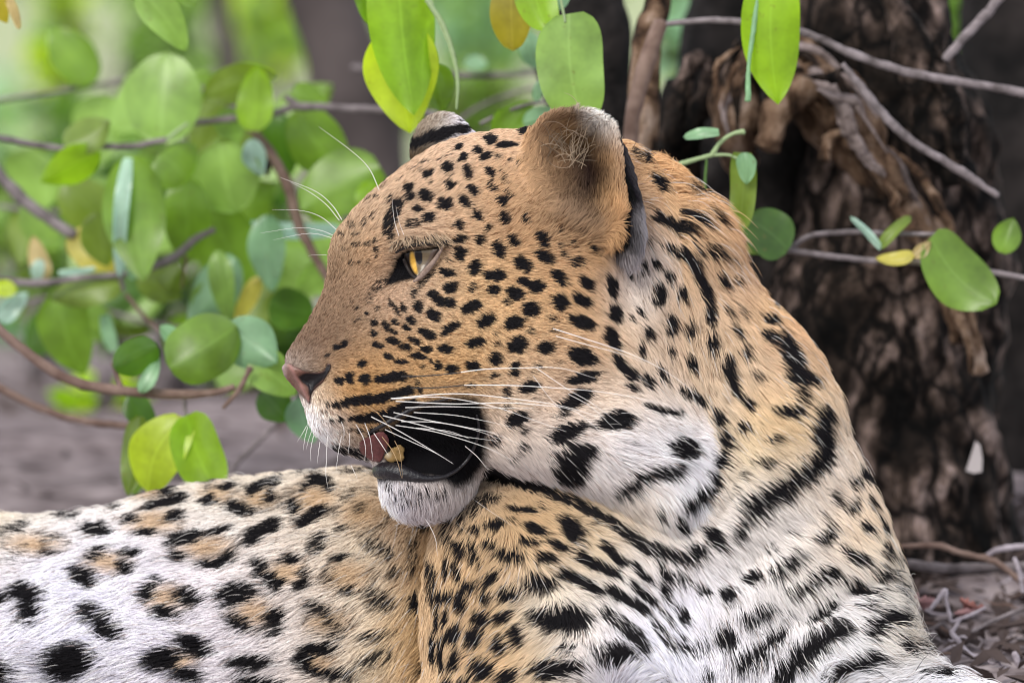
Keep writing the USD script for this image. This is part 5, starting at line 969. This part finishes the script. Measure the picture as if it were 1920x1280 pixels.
b1[fl_], b2[fl_] = 1 - b1[fl_], 1 - b2[fl_]
T = tri[ti]
mixb = lambda a: a[T[:, 0]] * (1 - b1 - b2)[:, None] + a[T[:, 1]] * b1[:, None] + a[T[:, 2]] * b2[:, None]  # noqa: E731
hp, hw, hn = mixb(pv), mixb(wv), mixb(nv_)
hn /= np.linalg.norm(hn, axis=1, keepdims=True)
hreg = region(hp[:, 0], hp[:, 1], hp[:, 2])
vals = np.zeros((NH, 6))
for k, fl in COAT.items():
    m = hreg == k
    vals[m] = sample(fl, hp[m, 0], hp[m, 1])
# no fur on nose leather, wet lips and the rims of the eye
bare = np.zeros(NH)
hh_ = np.nonzero(hreg == R_HEAD)[0]
LIP_IN = [(694, 826), (716, 818), (740, 822), (780, 838), (830, 842), (868, 838), (870, 862), (850, 884), (800, 890), (750, 880), (712, 884), (704, 876), (718, 862), (716, 840)]
EYEP = [(757, 475), (775, 470), (800, 467), (822, 464), (825, 468), (815, 485), (801, 504), (787, 519), (779, 521), (770, 511), (762, 496), (757, 483)]
for poly, so in ((NOSE, 2), (LIP_IN, 8), (EYEP, 2)):
    bare[hh_] = np.maximum(bare[hh_], inside_soft(poly, hp[hh_, 0], hp[hh_, 1], so))
tear = np.zeros(NH)
tear[hh_] = inside_soft(TEAR, hp[hh_, 0], hp[hh_, 1], 4)
keep_h = hr.random(NH) > bare
vals[:, 0] = np.where(vals[:, 0] > 30, 30 + (vals[:, 0] - 30) * .52, vals[:, 0])
L = vals[:, 0] * hr.uniform(0.7, 1.2, NH)
long_ = (hr.random(NH) < 0.02) & (vals[:, 0] > 28)
lipw = np.zeros(NH)
lipw[hh_] = inside_soft(LIP, hp[hh_, 0], hp[hh_, 1], 4)
crest = (hreg == R_NECK) * np.clip((520 - hp[:, 1]) / 120, 0, 1) * np.clip((hp[:, 0] - 1180) / 60, 0, 1)
edge_ = (hreg == R_NECK) * np.clip((hp[:, 0] - 1560) / 90, 0, 1) * np.clip((hp[:, 1] - 960) / 120, 0, 1) * (hr.random(NH) < .5)
L = L * (1 + .75 * crest + .5 * edge_)
L = np.where(long_, L * 1.45, L) * (1 - .5 * tear) * (1 - .35 * lipw)
fx, fz = vals[:, 1], vals[:, 2]
q3 = np.stack([hp[:, 0], hp[:, 1], hp[:, 2]], 1)
turn = (meshkit.fbm(q3 / 42.0, 2, 12) - .5) * 1.0 + (meshkit.fbm(q3 / 16.0 + 9, 2, 14) - .5) * .7 + hr.normal(0, .17, NH)
fxx, fzz = fx * np.cos(turn) - fz * np.sin(turn), fx * np.sin(turn) + fz * np.cos(turn)
vdir = fxx[:, None] * RIGHT - fzz[:, None] * UP
vdir /= np.linalg.norm(vdir, axis=1, keepdims=True) + 1e-9
tang = vdir - (vdir * hn).sum(1, keepdims=True) * hn
tang /= np.linalg.norm(tang, axis=1, keepdims=True) + 1e-9
lift = np.clip(0.26 + 0.0045 * vals[:, 0], .26, .5) + hr.normal(0, .09, NH) + (meshkit.fbm(q3 / 30.0 + 70, 2, 17) - .5) * .35
lift = lift + .45 * crest + .15 * edge_
Lm = (L * S)[:, None]
d1 = tang * np.cos(lift)[:, None] + hn * np.sin(lift)[:, None]
l2 = lift * 0.35
d2 = tang * np.cos(l2)[:, None] + hn * np.sin(l2)[:, None] + np.array([0, 0, -1.0]) * np.clip(vals[:, 0] / 160, 0, .35)[:, None]
mid_ = hw + d1 * Lm * .5
tip_ = mid_ + d2 * Lm * .5
# hairs gather into locks
nl = 38000
li = hr.choice(NH, nl, replace=False)
near = cKDTree(q3[li] * [1, 1, .6]).query(q3 * [1, 1, .6])[1]
same = (hreg == hreg[li][near])
cl = np.where(same, np.clip(vals[:, 0] / 100, .06, .42), 0)[:, None] * hr.uniform(.3, 1.1, (NH, 1))
lead_tip, lead_mid = tip_[li][near], mid_[li][near]
tip_ = tip_ + cl * (lead_tip + (hw - hw[li][near]) * .25 - tip_)
mid_ = mid_ + cl * .35 * (lead_mid + (hw - hw[li][near]) * .7 - mid_)
# colour where the hair shows: a little along its lie from the root
cx_, cz_ = hp[:, 0] + fxx * L * .30, hp[:, 1] + fzz * L * .30
hcol, hdark = coat_colour(hp[:, 0] * .25 + cx_ * .75, hp[:, 1] * .25 + cz_ * .75, hreg, hr.random(NH))
short = np.clip((20 - vals[:, 0]) / 12, 0, 1)
tone = 1 + .16 * (meshkit.fbm(q3 / 20.0 + 5, 3, 21) - .5) * 2 + hr.normal(0, .11 + .17 * short, NH)
hcol = hcol * np.clip(tone, .5, 1.5)[:, None]
pale = long_ & (hr.random(NH) < .5) & (hreg != R_EAR)
hcol[pale] = np.array([.72, .69, .66]) * hr.uniform(.8, 1.1, (pale.sum(), 1))
earbase = (hreg == R_HEAD) * np.exp(-((hp[:, 0] - 1060) / 90) ** 2 - ((hp[:, 1] - 415) / 45) ** 2)
brown = (hr.random(NH) < .04 + .17 * short + .30 * earbase) & (hdark < .3) & ~pale
hcol[brown] *= np.array([.46, .38, .33])
width = np.clip(.95 + .006 * vals[:, 0], .95, 1.28) * np.where(pale, .75, 1) * S


def curves(name, m, parent=leo):
    n = int(m.sum())
    P = np.stack([hw[m] - hn[m] * (1.5 * S), mid_[m], tip_[m]], 1).reshape(-1, 3)
    c = UsdGeom.BasisCurves.Define(stage, f'{parent}/{name}')
    c.CreateTypeAttr('linear')
    c.CreatePointsAttr(Vt.Vec3fArray.FromNumpy(P.astype(np.float32)))
    c.CreateCurveVertexCountsAttr(Vt.IntArray.FromNumpy(np.full(n, 3, np.int32)))
    wd = (width[m][:, None] * np.array([1.0, .85, .18])).astype(np.float32).ravel()
    c.CreateWidthsAttr(Vt.FloatArray.FromNumpy(wd))
    c.SetWidthsInterpolation('vertex')
    colour_mesh(c, np.clip(hcol[m], 0.004, .9), 'uniform')
    UsdShade.MaterialBindingAPI.Apply(c.GetPrim()).Bind(FUR)
    return c


curves('short_fur', keep_h & (vals[:, 0] < 29))
curves('long_fur', keep_h & (vals[:, 0] >= 29))


# ------------------------------------------------------------------ nose, eye, mouth
HMID, HHALF, HRAD = None, None, None


def front_px(x, z):
    a = np.where(FRONT_HEAD > 1e6, np.nan, FRONT_HEAD)
    bad = np.isnan(a)
    a = np.where(bad, np.nanmean(a), a)
    from scipy.ndimage import distance_transform_edt
    ix = distance_transform_edt(bad, return_distances=False, return_indices=True)
    a = a[tuple(ix)]
    front_px.a = a
    return grid_at(a, x, z)


def skin_front(x, z):
    return grid_at(front_px.a, x, z)


front_px(np.zeros(1), np.zeros(1))
front_px.a = gaussian_filter(front_px.a, .7)


def patch(name, poly, dome, colour, mat, step=1.5, thick=22, lift_px=4, extra=None):
    """A closed piece with this outline that sits on the skin: its face domed, its back buried."""
    p = catmull(np.vstack([poly, poly[:1]]), len(poly) * 8)
    g = shapely.Polygon(p).buffer(0)
    x0, z0, x1, z1 = g.bounds
    gx_, gz_ = np.meshgrid(np.arange(x0 - step, x1 + 2 * step, step), np.arange(z0 - step, z1 + 2 * step, step), indexing='ij')
    pts = shapely.points(gx_.ravel(), gz_.ravel())
    d = np.where(shapely.contains(g, pts), shapely.distance(pts, g.boundary), 0).reshape(gx_.shape)
    ins_ = d > 0
    y = skin_front(gx_, gz_) - lift_px - dome * np.sqrt(1 - (1 - np.clip(d / (1.2 * dome + 4), 0, 1)) ** 2)
    if extra is not None:
        y = y + extra(gx_, gz_, d)
    idx = np.full(gx_.shape, -1)
    idx[ins_] = np.arange(ins_.sum())
    n = int(ins_.sum())
    f = W(gx_[ins_], gz_[ins_], y[ins_] * S)
    b = W(gx_[ins_], gz_[ins_], (y[ins_] + thick) * S)
    q = np.stack([idx[:-1, :-1], idx[1:, :-1], idx[1:, 1:], idx[:-1, 1:]], -1).reshape(-1, 4)
    q = q[(q >= 0).all(1)]
    tr = np.vstack([q[:, [0, 1, 2]], q[:, [0, 2, 3]]])
    ed_ = np.vstack([tr[:, [0, 1]], tr[:, [1, 2]], tr[:, [2, 0]]])
    key = {tuple(x) for x in ed_}
    bd_ = np.array([x for x in ed_ if (x[1], x[0]) not in key])
    wall = np.vstack([np.stack([bd_[:, 1], bd_[:, 0], bd_[:, 0] + n], 1), np.stack([bd_[:, 1], bd_[:, 0] + n, bd_[:, 1] + n], 1)])
    allf = np.vstack([tr, tr[:, ::-1] + n, wall])
    used_v = np.unique(allf)
    ren = np.zeros(2 * n, int)
    ren[used_v] = np.arange(len(used_v))
    m = obj(name, (np.vstack([f, b])[used_v], ren[allf]), mat, leo, smooth=True)
    c = colour(gx_[ins_], gz_[ins_], d[ins_])
    colour_mesh(m, np.vstack([c, c * .5])[used_v])
    return m


def blend(c, mask, col):
    m = np.clip(mask, 0, 1)[:, None]
    return c * (1 - m) + np.array(col) * m




def nose_colour(x, z, d):
    c = np.tile([0.135, 0.064, 0.046], (len(x), 1))
    c = blend(c, (700 - z) / 14 * .7, (0.22, 0.13, 0.11))
    c = blend(c, 1 - np.abs((x - 551) - (z - 700) * .55) / 6, (0.27, 0.14, 0.12))
    c = blend(c, (540 - x) / 9 * .7, (0.34, 0.27, 0.26))
    k = meshkit.fbm(np.stack([x, z, 0 * x], 1) / 5, 2, 8)[:, None]
    c = c * (.75 + .5 * k)
    return blend(c, inside_soft(NOSTRIL, x, z, 2.0), (0.006, 0.005, 0.006))


def nose_dent(x, z, d):
    w = inside_soft(NOSTRIL, x.ravel(), z.ravel(), 5).reshape(x.shape)
    return 7 * w - 3 * np.exp(-((x - 551 - (z - 700) * .55) / 6) ** 2)


patch('nose', NOSE, 6, nose_colour, WET, extra=nose_dent, lift_px=3, thick=40)


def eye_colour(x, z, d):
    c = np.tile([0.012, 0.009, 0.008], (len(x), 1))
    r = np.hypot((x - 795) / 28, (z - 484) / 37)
    c = blend(c, (1 - r) * 7, (0.12, 0.088, 0.052))  # dull brown iris has the lid and brow shadow painted in
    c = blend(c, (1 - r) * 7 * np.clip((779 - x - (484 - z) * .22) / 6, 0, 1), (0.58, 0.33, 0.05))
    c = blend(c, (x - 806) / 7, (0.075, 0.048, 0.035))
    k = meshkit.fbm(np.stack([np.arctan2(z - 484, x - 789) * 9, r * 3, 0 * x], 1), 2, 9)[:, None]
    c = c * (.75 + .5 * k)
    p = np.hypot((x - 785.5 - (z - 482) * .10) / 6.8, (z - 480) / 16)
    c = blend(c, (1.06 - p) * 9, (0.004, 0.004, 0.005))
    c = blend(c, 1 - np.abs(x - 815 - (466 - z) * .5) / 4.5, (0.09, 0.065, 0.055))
    return blend(c, (470 - z) / 5 * .7, (0.02, 0.014, 0.01))  # lid shadow painted along the top of the eye


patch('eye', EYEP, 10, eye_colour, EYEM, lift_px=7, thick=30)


def ridge(name, pts, width, mat, rise, rgb=None, sides=10):
    p = catmull(pts, 48)
    w = np.interp(np.linspace(0, 1, 48), np.linspace(0, 1, np.size(width)), width)
    return obj(name, tube(W(p[:, 0], p[:, 1], (skin_front(p[:, 0], p[:, 1]) - rise) * S), w * S / 2, sides), mat, leo)


LID = mottled('eyelid_skin', [(0.3, (0.13, 0.09, 0.07)), (0.7, (0.27, 0.20, 0.165))], scale=500, bump=.3, bump_dist=.0004)
BLACK_WET = usdkit.material(stage, '/World/Looks/black_wet_lip', {"g": ("geometry", {}), "n": ("noise_texture", {"scale": 420.0, "detail": 4.0}), "b": ("bump", {"strength": 0.9, "distance": 0.0012}), "p": ("principled_bsdf", {"base_color": (0.009, 0.008, 0.010), "roughness": 0.33, "specular_ior_level": 0.45})}, [("g.position", "n.vector"), ("n.fac", "b.height"), ("b.normal", "p.normal")], surface="p.BSDF")
LID_DARK = simple('dark_eyelid', (0.016, 0.012, 0.011), 0.6, 0.3)
ridge('lower_eyelid', [(775, 528), (786, 521), (800, 506), (815, 488), (826, 470), (830, 460)], [4, 9, 11, 9, 6, 3], LID, 16)
ridge('eyelid_rim', [(757, 486), (764, 502), (774, 517), (784, 520), (800, 503), (814, 486), (824, 467)], [6, 6, 6, 5, 4, 4, 3], LID_DARK, 16)
ridge('upper_eyelid', [(742, 474), (758, 465), (780, 459), (802, 457), (826, 457), (838, 452)], [4, 6, 8, 8, 7, 4], LID_DARK, 15)
ridge('lower_lip', [(708, 884), (722, 882), (745, 884), (770, 891), (800, 897), (830, 894), (855, 882), (876, 862), (890, 836), (898, 806), (894, 778)], [24, 34, 34, 25, 13, 8, 7, 6, 6, 5, 4], BLACK_WET, 3)
ridge('upper_lip_edge', [(690, 812), (704, 804), (722, 794), (745, 781), (768, 769), (800, 757), (840, 748)], [4, 8, 9, 9, 8, 6, 3], BLACK_WET, 2)
TONGUE = [(672, 828), (690, 818), (712, 808), (724, 812), (730, 828), (722, 850), (714, 866), (700, 866), (686, 858), (674, 846)]
patch('tongue', TONGUE, 10, lambda x, z, d: np.array([0.15, 0.052, 0.050]) * (.6 + .6 * meshkit.fbm(np.stack([x, z, 0 * x], 1) / 4, 2, 6))[:, None], WET, lift_px=2)
TOOTH = [(719, 857), (723, 849), (729, 846), (734, 839), (741, 837), (746, 832), (754, 834), (759, 842), (757, 851), (759, 858), (752, 866), (744, 864), (736, 868), (726, 865)]
ENAMEL = attr_material('enamel', 0.5, 0.35, bump=500.0)
patch('tooth', TOOTH, 8, lambda x, z, d: blend(np.tile([0.26, 0.165, 0.06], (len(x), 1)) * (.55 + .9 * meshkit.fbm(np.stack([x, z, 0 * x], 1) / 5, 3, 16))[:, None], 1.2 - np.hypot(x - 727, z - 852) / 8, (0.48, 0.40, 0.27)), ENAMEL, lift_px=5)

# whiskers, each its own tapering hair
WHISK = simple('whisker', (0.80, 0.77, 0.74), 0.35, 0.5)
WHISK_B = simple('brown_whisker', (0.45, 0.30, 0.16), 0.4, 0.4)
WHISK_D = simple('dark_whisker_root', (0.02, 0.018, 0.018), 0.4, 0.4)
WH = [([(862, 698), (910, 692), (970, 690), (1050, 690), (1116, 709)], 3.4), ([(868, 722), (940, 722), (1010, 725), (1130, 735), (1245, 756)], 3.6), ([(733, 747), (850, 738), (950, 746), (1050, 760), (1122, 781)], 3.6), ([(742, 752), (850, 757), (940, 755), (1010, 759), (1080, 772), (1152, 834)], 3.4),
    ([(735, 748), (815, 744), (880, 752), (940, 766), (985, 782), (1062, 809)], 3.0), ([(760, 764), (830, 762), (920, 764), (1000, 765)], 3.0), ([(776, 773), (850, 778), (905, 788), (960, 800)], 2.6), ([(738, 773), (800, 787), (870, 800), (925, 812), (985, 838)], 3.0), ([(752, 790), (820, 792), (890, 806), (945, 826)], 2.8),
    ([(718, 779), (790, 797), (860, 816), (935, 827)], 3.2), ([(742, 797), (810, 808), (868, 824), (920, 842), (962, 864)], 3.2), ([(696, 781), (745, 806), (800, 838), (850, 869)], 3.2), ([(722, 805), (770, 827), (815, 848), (848, 868)], 2.8), ([(872, 836), (895, 856), (916, 882)], 2.4), ([(780, 802), (840, 808), (880, 822)], 2.4),
    ([(1037, 616), (1100, 636), (1180, 663), (1250, 697), (1312, 744)], 3.2), ([(1042, 630), (1100, 646), (1160, 662), (1210, 680)], 2.6), ([(1006, 690), (1062, 728), (1110, 756), (1166, 797)], 2.2), ([(1000, 705), (1030, 745), (1060, 775)], 1.6), ([(1065, 738), (1110, 764), (1158, 810)], 1.8),
    ([(667, 795), (680, 818), (685, 838), (684, 864)], 2.2), ([(684, 793), (694, 822), (699, 862)], 2.2), ([(701, 812), (716, 834), (728, 853)], 2.6), ([(640, 790), (645, 806), (644, 826)], 1.8), ([(655, 812), (655, 830), (653, 850)], 1.8),
    ([(577, 800), (571, 824), (569, 845)], 1.8), ([(588, 816), (583, 840), (583, 864)], 2.0), ([(600, 828), (597, 848), (595, 868)], 2.0), ([(614, 816), (612, 860), (611, 890), (615, 914)], 2.0), ([(640, 818), (634, 850), (630, 884)], 1.8), ([(575, 798), (566, 814), (557, 828)], 1.8), ([(584, 808), (578, 826), (574, 842)], 1.6), ([(658, 872), (664, 884), (670, 898)], 2.0),
    ([(641, 412), (622, 384), (590, 358), (526, 333)], 2.8), ([(636, 413), (612, 384), (580, 360), (545, 342)], 2.4), ([(630, 430), (602, 407), (565, 395), (510, 393)], 2.2), ([(624, 441), (600, 432), (560, 427), (488, 437)], 2.0), ([(622, 446), (590, 438), (560, 440), (512, 450)], 1.8), ([(711, 356), (692, 316), (660, 284), (598, 238)], 2.6), ([(612, 478), (595, 478), (578, 479)], 1.6),
    ([(748, 442), (741, 420), (737, 395), (736, 372)], 2.0), ([(757, 440), (748, 415), (742, 385)], 1.6), ([(790, 962), (806, 986), (817, 1012), (820, 1042)], 2.2), ([(745, 984), (741, 1006), (735, 1032)], 1.8), ([(775, 988), (770, 1010), (762, 1030)], 1.8), ([(722, 970), (706, 985), (686, 1002)], 1.6), ([(880, 930), (915, 955), (960, 985)], 1.8), ([(838, 960), (862, 985), (890, 1010)], 1.6)]
BW = [([(684, 758), (705, 772), (722, 790), (740, 818)], 2.2), ([(716, 818), (734, 842), (746, 868), (753, 896)], 2.6), ([(740, 826), (750, 850), (755, 896)], 2.2)]
DW = [([(752, 706), (790, 705), (830, 702), (864, 698)], 3.6), ([(770, 727), (810, 727), (850, 724), (870, 722)], 3.6)]
ANY = np.where(FRONT > 1e6, 0, FRONT)
for lst, mat in ((WH, WHISK), (BW, WHISK_B), (DW, WHISK_D)):
    for pts, w in lst:
        p = catmull(pts, 28)
        fr = grid_at(FRONT, p[:, 0], p[:, 1])
        y = np.where(fr > 900, 9e9, fr)
        y0 = y[0] if y[0] < 900 else skin_front(p[:1, 0], p[:1, 1])[0]
        t = np.linspace(0, 1, 28)
        lim = y0 - 4 - 26 * t
        y = np.minimum(lim, np.where(y < 900, y - 10, 9e9))
        y = gaussian_filter(np.minimum.accumulate(y), 4, mode='nearest')
        rw = w * S * .27 * (1 - .78 * t ** 1.5)
        if mat is WHISK_D:
            rw = w * S * .34 * np.ones(28)
        obj('whisker', tube(W(p[:, 0], p[:, 1], y * S), rw, 5), mat, leo)

# brow hairs that hang over the upper lid
br = np.random.default_rng(41)
tp, tcol = [], []
for k in range(170):
    bx = br.uniform(736, 834)
    bz = np.interp(bx, [736, 760, 800, 834], [456, 447, 443, 446]) + br.normal(0, 4)
    ln = br.uniform(11, 22)
    dx = np.interp(bx, [736, 760, 834], [-.5, .0, .75]) + br.normal(0, .35)
    pts = np.array([(bx, bz), (bx + dx * ln * .5, bz + ln * .42), (bx + dx * ln * 1.0, bz + ln * .8)])
    y = skin_front(pts[:, 0], pts[:, 1])
    y = np.array([y[0] - 1, min(y[0], y[1]) - 12, min(y) - 19])
    tp.append(W(pts[:, 0], pts[:, 1], y * S))
    tcol.append(np.array([.46, .345, .235]) * br.uniform(.25, 1.35) if br.random() < .75 else np.array([.03, .022, .018]))
bc = UsdGeom.BasisCurves.Define(stage, leo + '/brow_fringe')
bc.CreateTypeAttr('linear')
bc.CreatePointsAttr(Vt.Vec3fArray.FromNumpy(np.vstack(tp).astype(np.float32)))
bc.CreateCurveVertexCountsAttr(Vt.IntArray.FromNumpy(np.full(len(tp), 3, np.int32)))
bc.CreateWidthsAttr(Vt.FloatArray.FromNumpy(np.tile(np.array([1.4, 1.2, .4]) * S, len(tp)).astype(np.float32)))
bc.SetWidthsInterpolation('vertex')
colour_mesh(bc, np.clip(np.array(tcol), 0, .8), 'uniform')
UsdShade.MaterialBindingAPI.Apply(bc.GetPrim()).Bind(FUR)

# long pale hairs inside the near ear and along its front edge
er = np.random.default_rng(77)
tp, tw_, tcol = [], [], []
for k in range(90):
    bx, bz = er.normal(1070, 22), er.normal(292, 26)
    if k % 3 == 0:
        bx, bz = er.normal(1078, 9), er.normal(318, 16)
    if bz > 322:
        continue
    an = er.normal(-1.45, .65)
    ln = er.uniform(22, 60)
    cv_ = er.uniform(-1.0, 1.0)
    pts = [(bx, bz)]
    for i in range(5):
        pts.append((pts[-1][0] + math.cos(an) * ln / 5, pts[-1][1] + math.sin(an) * ln / 5))
        an += cv_ / 3
    p = np.array(pts)
    base = grid_at(ef, p[:, 0], p[:, 1])
    y = np.minimum(np.where(np.abs(base) > 400, base[0], base) - 4, base[0]) - np.linspace(2, 26, 6)
    tp.append(W(p[:, 0], p[:, 1], y * S))
    tw_.append(np.array([1.1, 1.1, 1.0, .85, .65, .3]) * S)
    tcol.append(np.array([.36, .28, .20]) * er.uniform(.35, 1.25))
ec = UsdGeom.BasisCurves.Define(stage, leo + '/ear_tuft')
ec.CreateTypeAttr('linear')
ec.CreatePointsAttr(Vt.Vec3fArray.FromNumpy(np.vstack(tp).astype(np.float32)))
ec.CreateCurveVertexCountsAttr(Vt.IntArray.FromNumpy(np.full(len(tp), 6, np.int32)))
ec.CreateWidthsAttr(Vt.FloatArray.FromNumpy(np.concatenate(tw_).astype(np.float32)))
ec.SetWidthsInterpolation('vertex')
colour_mesh(ec, np.array(tcol), 'uniform')
UsdShade.MaterialBindingAPI.Apply(ec.GetPrim()).Bind(FUR)
